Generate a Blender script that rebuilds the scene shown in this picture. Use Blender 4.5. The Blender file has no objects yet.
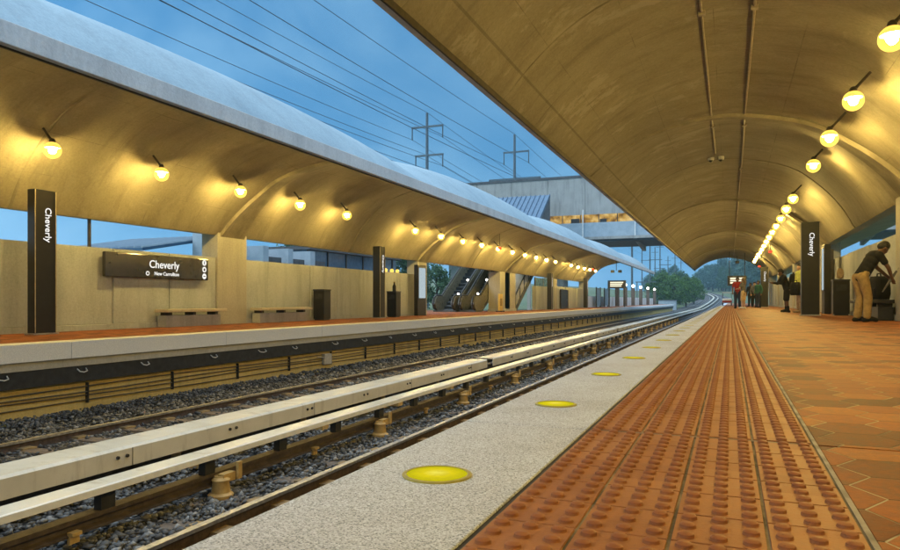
import bpy, bmesh, math, random
import numpy as np
from mathutils import Vector, Matrix
random.seed(7); rng = np.random.default_rng(7)
S = bpy.context.scene
COL = S.collection
PI = math.pi
H0 = 0.42                      # eye height above the near platform (platform top is z = 0)
YAW = math.radians(22.09); FOC = 690.0
def at(px, Y):                 # lateral position X of a photo column px on the plane at distance Y along the track
    u = px - 450.0
    return Y * (u*math.cos(YAW) - FOC*math.sin(YAW)) / (FOC*math.cos(YAW) + u*math.sin(YAW))
def zat(py, X, Y):             # height of a photo row at (X, Y)
    d = -X*math.sin(YAW) + Y*math.cos(YAW)
    return H0 + (301.0 - py)/FOC*d

# ------------------------------------------------------------------ mesh helpers
def link(o, parent=None):
    COL.objects.link(o)
    if parent is not None: o.parent = parent
    return o
def tag(o, label=None, cat=None, group=None, kind=None):
    if label: o['label'] = label
    if cat: o['category'] = cat
    if group: o['group'] = group
    if kind: o['kind'] = kind
    return o
def empty(name, loc=(0,0,0), rz=0.0):
    o = bpy.data.objects.new(name, None); COL.objects.link(o)
    o.location = loc; o.rotation_euler = (0,0,rz); o.empty_display_size = .2
    return o
class MB:
    def __init__(s): s.v=[]; s.f=[]; s.m=[]
    def add(s, vs, fs, mi=0):
        b=len(s.v); s.v += [tuple(p) for p in vs]; s.f += [tuple(b+i for i in f) for f in fs]; s.m += [mi]*len(fs)
        return s
    def box(s, x0,x1,y0,y1,z0,z1, mi=0):
        if x0>x1: x0,x1=x1,x0
        if y0>y1: y0,y1=y1,y0
        if z0>z1: z0,z1=z1,z0
        vs=[(x0,y0,z0),(x1,y0,z0),(x1,y1,z0),(x0,y1,z0),(x0,y0,z1),(x1,y0,z1),(x1,y1,z1),(x0,y1,z1)]
        return s.add(vs,[(0,3,2,1),(4,5,6,7),(0,1,5,4),(1,2,6,5),(2,3,7,6),(3,0,4,7)],mi)
    def tube(s, pts, r, n=8, mi=0, cap=True):
        pts=[Vector(p) for p in pts]; R = r if isinstance(r,(list,tuple)) else [r]*len(pts)
        vs=[]; fs=[]; up=None
        for i,p in enumerate(pts):
            t=(pts[min(i+1,len(pts)-1)]-pts[max(i-1,0)])
            if t.length<1e-9: t=Vector((0,0,1))
            t.normalize()
            if up is None: up = Vector((0,0,1)) if abs(t.z)<.9 else Vector((1,0,0))
            a=t.cross(up); 
            if a.length<1e-6: a=t.orthogonal()
            a.normalize(); b=a.cross(t).normalized(); up=b
            for k in range(n):
                an=2*PI*k/n; vs.append(p+(a*math.cos(an)+b*math.sin(an))*R[i])
        for i in range(len(pts)-1):
            for k in range(n):
                k2=(k+1)%n; fs.append((i*n+k, i*n+k2, (i+1)*n+k2, (i+1)*n+k))
        if cap:
            fs.append(tuple(range(n))[::-1]); fs.append(tuple((len(pts)-1)*n+k for k in range(n)))
        return s.add(vs,fs,mi)
    def ball(s, c, r, nu=12, nv=8, mi=0):
        rx,ry,rz = r if isinstance(r,(tuple,list)) else (r,r,r)
        vs=[(c[0],c[1],c[2]+rz)]; fs=[]
        for j in range(1,nv):
            ph=PI*j/nv
            for i in range(nu):
                th=2*PI*i/nu; vs.append((c[0]+rx*math.sin(ph)*math.cos(th), c[1]+ry*math.sin(ph)*math.sin(th), c[2]+rz*math.cos(ph)))
        vs.append((c[0],c[1],c[2]-rz)); L=len(vs)-1
        for i in range(nu):
            i2=(i+1)%nu
            fs.append((0,1+i,1+i2)); fs.append((L,1+(nv-2)*nu+i2,1+(nv-2)*nu+i))
            for j in range(nv-2):
                fs.append((1+j*nu+i,1+(j+1)*nu+i,1+(j+1)*nu+i2,1+j*nu+i2))
        return s.add(vs,fs,mi)
    def lathe(s, prof, c=(0,0,0), n=20, mi=0):
        vs=[];fs=[]
        for (r,z) in prof:
            for k in range(n):
                a=2*PI*k/n; vs.append((c[0]+r*math.cos(a),c[1]+r*math.sin(a),c[2]+z))
        for i in range(len(prof)-1):
            for k in range(n):
                k2=(k+1)%n; fs.append((i*n+k,i*n+k2,(i+1)*n+k2,(i+1)*n+k))
        fs.append(tuple(range(n))[::-1]); fs.append(tuple((len(prof)-1)*n+k for k in range(n)))
        return s.add(vs,fs,mi)
    def prism(s, poly, axis, a, b, mi=0):   # poly in the two other axes, extruded from a to b along axis
        n=len(poly)
        def P(q,t):
            if axis=='y': return (q[0],t,q[1])
            if axis=='x': return (t,q[0],q[1])
            return (q[0],q[1],t)
        vs=[P(q,a) for q in poly]+[P(q,b) for q in poly]
        fs=[tuple(range(n)),tuple(range(2*n-1,n-1,-1))]+[(i,i+n,(i+1)%n+n,(i+1)%n) for i in range(n)]
        return s.add(vs,fs,mi)
    def build(s, name, mats, parent=None, smooth=False, bevel=0, fix=True):
        me=bpy.data.meshes.new(name); me.from_pydata(s.v,[],s.f)
        mats = mats if isinstance(mats,(list,tuple)) else [mats]
        for m in mats: me.materials.append(m)
        if len(mats)>1: me.polygons.foreach_set('material_index', s.m)
        if fix or bevel:
            bm=bmesh.new(); bm.from_mesh(me)
            if bevel:
                es=[e for e in bm.edges if len(e.link_faces)==2 and e.calc_face_angle(0)>.6]
                bmesh.ops.bevel(bm,geom=es,offset=bevel,segments=2,affect='EDGES',profile=.5)
            if fix: bmesh.ops.recalc_face_normals(bm,faces=bm.faces)
            bm.to_mesh(me); bm.free()
        if smooth:
            me.polygons.foreach_set('use_smooth',[True]*len(me.polygons))
            try: me.set_sharp_from_angle(angle=math.radians(40))
            except Exception: pass
        me.update()
        return link(bpy.data.objects.new(name,me),parent)
def copy_tree(o, parent=None):
    c=o.copy(); COL.objects.link(c)
    if parent is not None: c.parent=parent
    for ch in [x for x in KIDS.get(o.name,[])]:
        cc=copy_tree(ch,c); KIDS.setdefault(c.name,[]).append(cc)
    return c
KIDS={}
def note(root):
    def rec(o):
        KIDS[o.name]=list(o.children)
        for k in o.children: rec(k)
    rec(root)

# ------------------------------------------------------------------ materials
class NT:
    def __init__(s,name):
        s.m=bpy.data.materials.new(name); s.m.use_nodes=True; s.t=s.m.node_tree
        s.b=s.t.nodes['Principled BSDF']; s.out=s.t.nodes['Material Output']
    def n(s,typ,**kw):
        nd=s.t.nodes.new(typ)
        for k,v in kw.items(): setattr(nd,k,v)
        return nd
    def l(s,a,b): s.t.links.new(a,b)
    def setin(s,sock,v):
        if hasattr(v,'is_output') or isinstance(v,bpy.types.NodeSocket): s.l(v,sock)
        else: sock.default_value=v
    def math(s,op,a,b=0.0,c=0.0):
        nd=s.n('ShaderNodeMath',operation=op); s.setin(nd.inputs[0],a); s.setin(nd.inputs[1],b); s.setin(nd.inputs[2],c); return nd.outputs[0]
    def vmath(s,op,a,b=(0,0,0)):
        nd=s.n('ShaderNodeVectorMath',operation=op); s.setin(nd.inputs[0],a); s.setin(nd.inputs[1],b)
        return nd.outputs['Value'] if op in('DOT_PRODUCT','LENGTH') else nd.outputs[0]
    def pos(s): return s.n('ShaderNodeTexCoord').outputs['Object']
    def wpos(s): return s.n('ShaderNodeNewGeometry').outputs['Position']
    def noise(s,vec,scale,detail=4,rough=.55,stretch=None):
        if stretch: vec=s.vmath('MULTIPLY',vec,stretch)
        nd=s.n('ShaderNodeTexNoise'); s.l(vec,nd.inputs['Vector']); nd.inputs['Scale'].default_value=scale
        nd.inputs['Detail'].default_value=detail; nd.inputs['Roughness'].default_value=rough; return nd.outputs['Fac']
    def ramp(s,f,stops):
        nd=s.n('ShaderNodeValToRGB'); s.l(f,nd.inputs[0]); e=nd.color_ramp.elements
        while len(e)<len(stops): e.new(.5)
        for i,(p,c) in enumerate(stops):
            e[i].position=p; e[i].color=(*c,1) if isinstance(c,(tuple,list)) else (c,c,c,1)
        return nd.outputs[0]
    def mix(s,f,a,b,typ='MIX'):
        nd=s.n('ShaderNodeMix',data_type='RGBA',blend_type=typ)
        s.setin(nd.inputs[0],f)
        for sk,v in ((nd.inputs[6],a),(nd.inputs[7],b)):
            if isinstance(v,(tuple,list)): sk.default_value=(*v,1) if len(v)==3 else v
            else: s.l(v,sk)
        return nd.outputs[2]
    def bump(s,h,strength=.3,dist=.02):
        nd=s.n('ShaderNodeBump'); nd.inputs['Strength'].default_value=strength; nd.inputs['Distance'].default_value=dist
        s.l(h,nd.inputs['Height']); s.l(nd.outputs[0],s.b.inputs['Normal'])
    def set(s,color=None,rough=None,metal=None,spec=None):
        if color is not None:
            if isinstance(color,(tuple,list)): s.b.inputs['Base Color'].default_value=(*color,1)
            else: s.l(color,s.b.inputs['Base Color'])
        if rough is not None: s.setin(s.b.inputs['Roughness'],rough)
        if metal is not None: s.b.inputs['Metallic'].default_value=metal
        if spec is not None: s.b.inputs['Specular IOR Level'].default_value=spec
        return s.m
def mottled(name,a,b,scale=6,rough=.8,bump=.15,bscale=60,metal=0,spec=None,lo=.35,hi=.65,dist=.01):
    t=NT(name); p=t.pos(); f=t.noise(p,scale,5)
    c=t.ramp(f,[(lo,a),(hi,b)])
    if bump: t.bump(t.noise(p,bscale,3),bump,dist)
    return t.set(c,rough,metal,spec)
def flat(name,c,rough=.6,metal=0,var=.12,spec=None):
    a=tuple(x*(1-var) for x in c); b=tuple(min(1,x*(1+var)) for x in c)
    return mottled(name,a,b,9,rough,.05,80,metal,spec)
def emis(name,c,strength):
    t=NT(name); e=t.n('ShaderNodeEmission'); e.inputs[0].default_value=(*c,1); e.inputs[1].default_value=strength
    t.l(e.outputs[0],t.out.inputs[0]); return t.m
M={}
def concrete(name,a,b,streak=.35,board=True,patch=0.0,stains=.5):
    t=NT(name); p=t.pos()
    f=t.noise(p,.9,6,.6); c=t.ramp(f,[(.3,a),(.7,b)])
    fine=t.noise(p,22,5,.7); c=t.mix(.35,c,t.ramp(fine,[(.3,tuple(x*.7 for x in a)),(.7,tuple(min(1,x*1.15) for x in b))]))
    st=t.noise(p,1.0,5,.65,stretch=(2.2,2.2,.25)); sm=t.ramp(st,[(.48,0.0),(.72,1.0)])
    c=t.mix(t.math('MULTIPLY',sm,streak),c,tuple(x*.45 for x in a))
    if patch:
        pn=t.noise(p,.55,7,.72,stretch=(1.0,1.6,1.0)); pm=t.ramp(pn,[(.56,0.0),(.60,1.0)])
        c=t.mix(t.math('MULTIPLY',pm,patch),c,tuple(min(1,x*1.35) for x in b))
        pn2=t.noise(p,1.7,6,.7,stretch=(1.0,.5,1.0)); pm2=t.ramp(pn2,[(.63,0.0),(.66,1.0)])
        c=t.mix(t.math('MULTIPLY',pm2,patch),c,tuple(min(1,x*1.5) for x in b))
    h=t.math('ADD',t.noise(p,45,4,.6),t.math('MULTIPLY',t.noise(p,6,4),.8))
    t.bump(h,.35,.015)
    return t.set(c,.85,0,.3)
def vaultmat():
    m=concrete('vault_concrete',(.235,.21,.145),(.325,.295,.215),.18,patch=.2)
    class Q(NT):
        def __init__(s): s.m=m; s.t=m.node_tree; s.b=s.t.nodes['Principled BSDF']; s.out=s.t.nodes['Material Output']
    t=Q(); src=t.b.inputs['Base Color'].links[0].from_socket
    an=t.n('ShaderNodeAttribute'); an.attribute_name='profile'; sv=an.outputs['Fac']; p=t.pos(); sp=t.n('ShaderNodeSeparateXYZ'); t.l(p,sp.inputs[0])
    cv=t.n('ShaderNodeCombineXYZ'); t.l(t.math('MULTIPLY',sp.outputs[1],2.6),cv.inputs[0]); t.l(t.math('MULTIPLY',sv,3.2),cv.inputs[1])
    st=t.noise(cv.outputs[0],1.0,7,.7); c=t.mix(t.ramp(st,[(.50,0.0),(.68,.42)]),src,(.12,.10,.07))
    cv2=t.n('ShaderNodeCombineXYZ'); t.l(t.math('MULTIPLY',sp.outputs[1],1.1),cv2.inputs[0]); t.l(t.math('MULTIPLY',sv,5.0),cv2.inputs[1]); cv2.inputs[2].default_value=7.3
    ef=t.noise(cv2.outputs[0],1.3,7,.72); lowm=t.ramp(sv,[(.0,1.0),(.38,.85),(.52,.12),(1,.3)])
    c=t.mix(t.math('MULTIPLY',t.ramp(ef,[(.565,0.0),(.60,.75)]),lowm),c,(.36,.33,.26))
    ly=t.math('ABSOLUTE',t.math('SUBTRACT',t.math('FRACT',t.math('DIVIDE',t.math('ADD',sp.outputs[1],10.3),1.6375)),.5))
    ls=t.math('ABSOLUTE',t.math('SUBTRACT',t.math('FRACT',t.math('MULTIPLY',sv,7.0)),.5))
    jl=t.math('MAXIMUM',t.math('GREATER_THAN',ly,.4955),t.math('GREATER_THAN',ls,.4945))
    dl=t.math('LESS_THAN',t.math('ABSOLUTE',t.math('SUBTRACT',sv,.075)),.0022); c=t.mix(t.math('MULTIPLY',dl,.4),c,(.07,.06,.045))
    br=t.ramp(t.noise(p,1.3,4),[(.42,0.0),(.62,.55)])
    c=t.mix(t.math('MULTIPLY',jl,br),c,(.10,.085,.06))
    pores=t.ramp(t.noise(p,26,5,.75),[(.66,0.0),(.72,.55)]); c=t.mix(pores,c,(.12,.10,.07))
    t.l(c,t.b.inputs['Base Color']); return m
M['vault']=vaultmat()
M['wall']=concrete('wall_concrete',(.355,.39,.41),(.475,.51,.535),.45)
M['pier']=concrete('pier_concrete',(.35,.345,.31),(.46,.45,.41),.3)
M['shell']=concrete('roof_coating',(.22,.31,.37),(.31,.41,.47),.25)
M['fascia']=concrete('fascia_concrete',(.56,.575,.58),(.70,.71,.70),.35)
M['bridge']=concrete('bridge_concrete',(.33,.33,.31),(.44,.44,.42),.6)
M['underwall']=concrete('track_wall_concrete',(.54,.39,.12),(.68,.51,.18),.5)
M['beam']=concrete('beam_concrete',(.42,.39,.31),(.55,.52,.44),.3)
def granite():
    t=NT('speckled_granite'); p=t.pos()
    v=t.n('ShaderNodeTexVoronoi'); v.inputs['Scale'].default_value=330; t.l(p,v.inputs['Vector'])
    g=t.n('ShaderNodeSeparateColor'); t.l(v.outputs['Color'],g.inputs[0])
    c=t.ramp(g.outputs[0],[(.06,(.22,.235,.275)),(.28,(.43,.46,.52)),(.62,(.56,.595,.66)),(.9,(.70,.735,.79))])
    big=t.ramp(t.noise(p,1.6,7,.68),[(.3,(.72,.73,.76)),(.55,(.90,.95,1.0)),(.7,(.93,.98,1))])
    c=t.mix(1.0,c,big,'MULTIPLY')
    t.bump(t.noise(p,160,2),.12,.004)
    return t.set(c,.72,0,.4)
M['granite']=granite()
M['litgranite']=mottled('granite_lit_in_colour',(.70,.72,.74),(.86,.87,.88),60,.6,.1,160)  # same granite in a lighter copy, brightness of the far edge put into its colour
def hexpave(name,size=.2,bricktone=1.0):
    t=NT(name); p=t.pos()
    sp=t.n('ShaderNodeSeparateXYZ'); t.l(p,sp.inputs[0])
    wob=t.math('MULTIPLY',t.math('SUBTRACT',t.noise(p,4.0,2),.5),.02)
    cx=t.n('ShaderNodeCombineXYZ'); t.l(t.math('ADD',t.math('DIVIDE',sp.outputs[1],size),t.math('ADD',wob,400.0)),cx.inputs[0])
    t.l(t.math('ADD',t.math('DIVIDE',sp.outputs[0],size),t.math('ADD',wob,400.0)),cx.inputs[1])
    q=cx.outputs[0]; r=(1.0,1.7320508,1.0); h=(.5,.8660254,0)
    a=t.vmath('SUBTRACT',t.vmath('MODULO',q,r),h)
    b=t.vmath('SUBTRACT',t.vmath('MODULO',t.vmath('SUBTRACT',q,h),r),h)
    def flatz(v):
        return t.vmath('MULTIPLY',v,(1,1,0))
    a=flatz(a); b=flatz(b)
    sel=t.math('LESS_THAN',t.vmath('DOT_PRODUCT',a,a),t.vmath('DOT_PRODUCT',b,b))
    mx=t.n('ShaderNodeMix',data_type='VECTOR'); t.l(sel,mx.inputs[0]); t.l(b,mx.inputs[4]); t.l(a,mx.inputs[5]); gv=mx.outputs[1]
    ab=t.vmath('ABSOLUTE',gv); sx=t.n('ShaderNodeSeparateXYZ'); t.l(ab,sx.inputs[0])
    d=t.math('MAXIMUM',t.vmath('DOT_PRODUCT',ab,(.5,.8660254,0)),sx.outputs[0])
    idv=flatz(t.vmath('SUBTRACT',q,gv))
    wn=t.n('ShaderNodeTexWhiteNoise',noise_dimensions='3D'); t.l(t.vmath('SNAP',t.vmath('ADD',idv,(.05,.05,0)),(.25,.25,1)),wn.inputs['Vector'])
    rnd=wn.outputs['Value']
    c=t.ramp(rnd,[(.0,(.15,.040,.012)),(.3,(.28,.078,.019)),(.6,(.38,.112,.026)),(.85,(.34,.135,.032)),(1.0,(.21,.09,.026))])
    n=t.noise(p,30,6,.7); c=t.mix(.42,c,t.ramp(n,[(.36,(.05,.014,.006)),(.5,(.30,.075,.017)),(.66,(.60,.19,.045))]))
    bign=t.noise(p,.9,5,.6); c=t.mix(.22,c,t.ramp(bign,[(.35,(.12,.035,.012)),(.65,(.44,.13,.028))]))
    fac=t.ramp(rnd,[(0.0,.42),(.55,.85),(1.0,1.1)]); c=t.mix(1.0,c,fac,'MULTIPLY')
    groutm=t.ramp(d,[(.484,0.0),(.493,1.0)])
    islong=t.math('GREATER_THAN',sx.outputs[0],t.math('ADD',t.vmath('DOT_PRODUCT',ab,(.5,.8660254,0)),0.0)); gc=t.mix(islong,t.ramp(t.noise(p,3.2,4),[(.40,(.05,.03,.02)),(.52,(.42,.35,.24))]),(.035,.018,.01))
    c=t.mix(groutm,c,gc)
    hh=t.math('SUBTRACT',t.math('MULTIPLY',t.noise(p,70,6,.75),.7),groutm)
    hh=t.math('ADD',hh,t.math('MULTIPLY',rnd,.4))
    t.bump(hh,.7,.006)
    ro=t.math('ADD',t.math('MULTIPLY',n,.4),.42)
    return t.set(c,ro,0,.22)
M['paver']=hexpave('hexagonal_brick_pavers')
def tactile():
    t=NT('terracotta_tactile_tile'); p=t.pos()
    wn=t.n('ShaderNodeTexWhiteNoise',noise_dimensions='3D')
    t.l(t.vmath('FLOOR',t.vmath('MULTIPLY',t.vmath('ADD',p,(.425,14,0)),(1/.1625,1/.165,0))),wn.inputs['Vector'])
    c=t.ramp(wn.outputs['Value'],[(0,(.26,.106,.040)),(.5,(.32,.138,.052)),(1,(.36,.168,.066))])
    n=t.noise(p,14,6,.7); c=t.mix(.25,c,t.ramp(n,[(.3,(.18,.065,.028)),(.7,(.46,.20,.075))]))
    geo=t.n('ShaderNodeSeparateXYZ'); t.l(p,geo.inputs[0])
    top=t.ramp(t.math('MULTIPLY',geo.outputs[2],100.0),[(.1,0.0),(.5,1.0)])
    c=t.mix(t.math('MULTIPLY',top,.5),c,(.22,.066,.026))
    dirt=t.ramp(t.noise(p,5.0,7,.7),[(.60,0.0),(.80,.4)]); c=t.mix(dirt,c,(.085,.05,.032))
    sp_=t.ramp(t.noise(p,120,3,.7),[(.62,0.0),(.70,.5)]); c=t.mix(sp_,c,(.12,.05,.03))
    t.bump(t.noise(p,90,4,.7),.35,.003)
    return t.set(c,t.math('ADD',t.math('MULTIPLY',n,.4),.38),0,.25)
M['tactile']=tactile()
M['grout']=mottled('dirty_grout',(.08,.065,.05),(.26,.21,.15),6,.9,.3,lo=.4,hi=.7)
M['steel']=mottled('rail_steel_worn',(.30,.30,.31),(.50,.50,.50),20,.42,.05,80,1.0)
M['rust']=mottled('rusty_rail_side',(.04,.026,.02),(.095,.06,.044),14,.8,.3)
M['thirdrail']=mottled('brown_contact_rail',(.05,.036,.025),(.10,.073,.05),12,.6,.2)
def coverboard():
    t=NT('cream_fibreglass_cover'); p=t.pos()
    f=t.noise(p,2.0,6,.6); c=t.ramp(f,[(.3,(.56,.52,.41)),(.7,(.68,.64,.53))])
    st=t.noise(p,3.0,5,.65,stretch=(1,2.0,.3)); c=t.mix(t.ramp(st,[(.56,0.0),(.75,.55)]),c,(.28,.23,.15))
    sc=t.noise(p,40,4,.7); c=t.mix(t.ramp(sc,[(.66,0.0),(.72,.5)]),c,(.30,.25,.18))
    t.bump(t.noise(p,30,3),.06,.004)
    return t.set(c,.24,0,.6)
M['cover']=coverboard()
M['whitecover']=mottled('white_cover_board',(.74,.77,.80),(.86,.88,.90),8,.25,.05)
M['black']=mottled('black_metal',(.010,.010,.011),(.022,.022,.024),6,.38,.04,60)
M['blackmatte']=mottled('black_rubber',(.012,.012,.013),(.028,.028,.03),8,.7,.2)
def gloss(name,a,b,rough):
    t=NT(name); p=t.pos(); f=t.noise(p,4,5)
    t.set(t.ramp(f,[(.3,a),(.7,b)]),t.math('ADD',t.math('MULTIPLY',t.noise(p,7,4),.2),rough-.1),0,.6); return t.m
M['pylon']=gloss('bronze_brown_enamel',(.013,.012,.011),(.021,.019,.017),.42)
M['pylon'].node_tree.nodes['Principled BSDF'].inputs['Specular IOR Level'].default_value=.28
M['signface']=gloss('dark_sign_enamel',(.020,.018,.016),(.035,.031,.027),.16)
M['white']=flat('white_paint',(.75,.75,.73),.5)
M['lettering']=emis('white_sign_lettering',(1,.98,.93),.42)
M['clampyellow']=mottled('yellow_insulator',(.42,.27,.08),(.58,.40,.15),14,.5,.2)
M['plate']=mottled('ochre_tie_plate',(.13,.085,.045),(.36,.24,.09),6,.7,.3)
M['tie']=mottled('weathered_sleeper',(.10,.075,.055),(.20,.155,.115),9,.9,.5)
M['cable']=mottled('black_cable',(.07,.055,.03),(.13,.10,.05),10,.7,.1)
M['conduit']=mottled('grey_conduit',(.30,.26,.19),(.40,.35,.26),10,.5,.05,60)
M['fixture']=mottled('dark_bronze_fixture',(.03,.025,.02),(.06,.05,.04),10,.5,.05,60,.4)
M['bulb']=emis('glowing_bulb',(1.0,.68,.18),480.0)
def globe():
    t=NT('glowing_glass_globe'); e=t.n('ShaderNodeEmission'); e.inputs[0].default_value=(1,.60,.09,1)
    tr=t.n('ShaderNodeBsdfTransparent'); tr.inputs[0].default_value=(1,1,1,1)
    lw=t.n('ShaderNodeLayerWeight'); lw.inputs[0].default_value=.35
    e.inputs[1].default_value=1.1
    mx=t.n('ShaderNodeMixShader'); t.l(t.math('ADD',t.math('MULTIPLY',lw.outputs['Facing'],.4),.28),mx.inputs[0])
    t.l(tr.outputs[0],mx.inputs[1]); t.l(e.outputs[0],mx.inputs[2]); t.l(mx.outputs[0],t.out.inputs[0]); return t.m
M['globe']=globe()
M['hood']=flat('grey_lamp_hood',(.45,.42,.36),.5)
M['globedull']=flat('unlit_glass_globe',(.32,.28,.18),.2)
def lens():
    t=NT('yellow_lens_glow'); p=t.pos(); e=t.n('ShaderNodeEmission')
    r=t.vmath('LENGTH',t.vmath('MULTIPLY',p,(1,1,0))); c=t.ramp(t.math('MULTIPLY',r,13.0),[(.05,(.95,.83,.10)),(.45,(.80,.66,.012)),(.9,(.55,.50,.006))])
    c=t.mix(t.math('MULTIPLY',t.ramp(t.noise(p,60,5,.7),[(.4,0.0),(.7,1.0)]),.45),c,(.48,.40,.02))
    t.l(c,e.inputs[0]); e.inputs[1].default_value=.40; t.l(e.outputs[0],t.out.inputs[0]); return t.m
M['edgeglow']=lens()
M['edgerim']=flat('yellowed_rim',(.35,.30,.05),.4)
M['redglow']=emis('red_lens_glow',(1,.05,.02),1.2)
M['warmwin']=None
def warmwin():
    t=NT('lit_window_glow'); p=t.pos(); n=t.noise(p,1.1,3,.6,stretch=(1,.2,1.0))
    c=t.ramp(n,[(.38,(.22,.11,.02)),(.5,(.62,.36,.07)),(.66,(1,.72,.26))])
    e=t.n('ShaderNodeEmission'); t.l(c,e.inputs[0]); e.inputs[1].default_value=.34; t.l(e.outputs[0],t.out.inputs[0]); return t.m
M['warmwin']=warmwin()
M['bluemetal']=mottled('blue_grey_roof_metal',(.03,.08,.15),(.05,.12,.20),3,.45,.05,40,.4)
M['blueglass']=gloss('blue_tinted_glass',(.05,.10,.16),(.08,.15,.22),.15)
M['palepanel']=mottled('pale_blue_panel',(.30,.38,.44),(.38,.46,.52),2,.5,.05)
M['darksoffit']=mottled('dark_soffit',(.06,.065,.07),(.10,.105,.11),3,.8,.1)
M['polesteel']=mottled('galvanised_pole',(.06,.09,.11),(.10,.13,.15),5,.6,.05)
M['wire']=flat('aerial_wire',(.03,.05,.08),.6)
M['bark']=mottled('tree_bark',(.035,.028,.02),(.09,.07,.05),8,.95,.5)
def leaf(name,a,b):
    t=NT(name); p=t.pos(); oi=t.n('ShaderNodeObjectInfo'); gi=t.n('ShaderNodeNewGeometry')
    f=t.math('ADD',t.math('MULTIPLY',gi.outputs['Random Per Island'],.55),t.math('MULTIPLY',t.noise(p,.8,3),.45))
    c=t.ramp(f,[(.2,a),(.75,b)])
    tr=t.n('ShaderNodeBsdfTranslucent'); t.l(c,tr.inputs[0]); t.set(c,.6,0,.2)
    mx=t.n('ShaderNodeMixShader'); mx.inputs[0].default_value=.3; t.l(t.b.outputs[0],mx.inputs[1]); t.l(tr.outputs[0],mx.inputs[2]); t.l(mx.outputs[0],t.out.inputs[0])
    return t.m
M['leaf_a']=leaf('bright_green_leaves',(.035,.085,.02),(.12,.235,.05))
M['leaf_b']=leaf('dark_green_leaves',(.035,.08,.04),(.09,.18,.085))
M['leaf_c']=leaf('dusk_tinted_leaves',(.05,.11,.085),(.10,.19,.15))  # evening blue of the distance mixed into the leaf colour
M['stone']=None
def stone():
    t=NT('ballast_stone'); gi=t.n('ShaderNodeNewGeometry'); r=gi.outputs['Random Per Island']; p=t.pos()
    c=t.ramp(r,[(0,(.018,.019,.021)),(.4,(.065,.07,.075)),(.75,(.15,.16,.165)),(.92,(.36,.37,.37)),(1,(.22,.17,.11))])
    c=t.mix(.3,c,t.ramp(t.noise(p,1.0,5,.6),[(.35,(.05,.04,.03)),(.65,(.17,.17,.17))]))
    t.bump(t.noise(p,60,3),.3,.006); return t.set(c,.62,0,.45)
M['stone']=stone()
def ballast():
    t=NT('ballast_bed'); p=t.pos(); v=t.n('ShaderNodeTexVoronoi'); v.inputs['Scale'].default_value=17; t.l(p,v.inputs['Vector'])
    g=t.n('ShaderNodeSeparateColor'); t.l(v.outputs['Color'],g.inputs[0])
    c=t.ramp(g.outputs[0],[(0,(.03,.03,.033)),(.5,(.085,.085,.09)),(.85,(.17,.175,.185)),(1,(.27,.27,.26))])
    c=t.mix(t.ramp(v.outputs['Distance'],[(.3,0.0),(.62,1.0)]),c,(.012,.012,.012))
    t.bump(t.math('SUBTRACT',1.0,v.outputs['Distance']),1.0,.05); return t.set(c,.75)
M['ballast']=ballast()
def groundmat():
    t=NT('embankment_grass'); p=t.pos(); c=t.ramp(t.noise(p,.15,6,.7),[(.3,(.05,.075,.03)),(.5,(.07,.105,.045)),(.7,(.13,.13,.075))])
    t.bump(t.noise(p,3,5),.5,.2); return t.set(c,.95)
M['ground']=groundmat()
M['skin_dark']=mottled('brown_skin',(.10,.05,.03),(.13,.068,.04),12,.5,.03)
M['skin_light']=mottled('light_skin',(.42,.26,.17),(.48,.30,.20),12,.5,.03)
M['hair']=mottled('black_hair',(.008,.007,.006),(.018,.015,.013),40,.6,.4,90)
M['hairbrown']=mottled('brown_hair',(.07,.045,.025),(.12,.08,.045),40,.6,.4,90)
def cloth(name,c): return mottled(name,tuple(x*.8 for x in c),tuple(min(1,x*1.15) for x in c),14,.9,.35,120,dist=.006)
M['c_black']=cloth('black_cloth',(.006,.006,.007)); M['c_khaki']=cloth('khaki_cloth',(.31,.22,.095)); M['c_red']=cloth('red_cloth',(.30,.022,.02))
M['c_yellow']=cloth('yellow_green_cloth',(.62,.66,.16)); M['c_teal']=cloth('teal_cloth',(.025,.11,.095)); M['c_white']=cloth('white_cloth',(.62,.6,.55))
M['c_tan']=cloth('tan_cloth',(.48,.36,.22)); M['c_grey']=cloth('grey_cloth',(.10,.10,.11)); M['c_navy']=cloth('navy_cloth',(.02,.028,.06))
M['balus']=gloss('olive_escalator_panel',(.10,.095,.065),(.17,.16,.11),.3)
M['poster']=None
def poster():
    t=NT('backlit_map_sheet'); p=t.pos(); b=t.n('ShaderNodeTexBrick'); t.l(t.vmath('MULTIPLY',p,(1,1,1)),b.inputs['Vector'])
    sp=t.n('ShaderNodeSeparateXYZ'); t.l(p,sp.inputs[0]); cb=t.n('ShaderNodeCombineXYZ'); t.l(sp.outputs[1],cb.inputs[0]); t.l(sp.outputs[2],cb.inputs[1])
    t.l(cb.outputs[0],b.inputs['Vector']); b.inputs['Scale'].default_value=9
    b.inputs['Color1'].default_value=(.5,.62,.68,1); b.inputs['Color2'].default_value=(.62,.72,.75,1); b.inputs['Mortar'].default_value=(.3,.4,.45,1)
    e=t.n('ShaderNodeEmission'); t.l(b.outputs[0],e.inputs[0]); e.inputs[1].default_value=.35; t.l(e.outputs[0],t.out.inputs[0]); return t.m
M['poster']=poster()
M['screen']=emis('lit_message_panel',(1,.86,.6),.55)
M['whitelamp']=emis('white_lamp_glow',(1,.93,.78),4.0)

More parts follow.
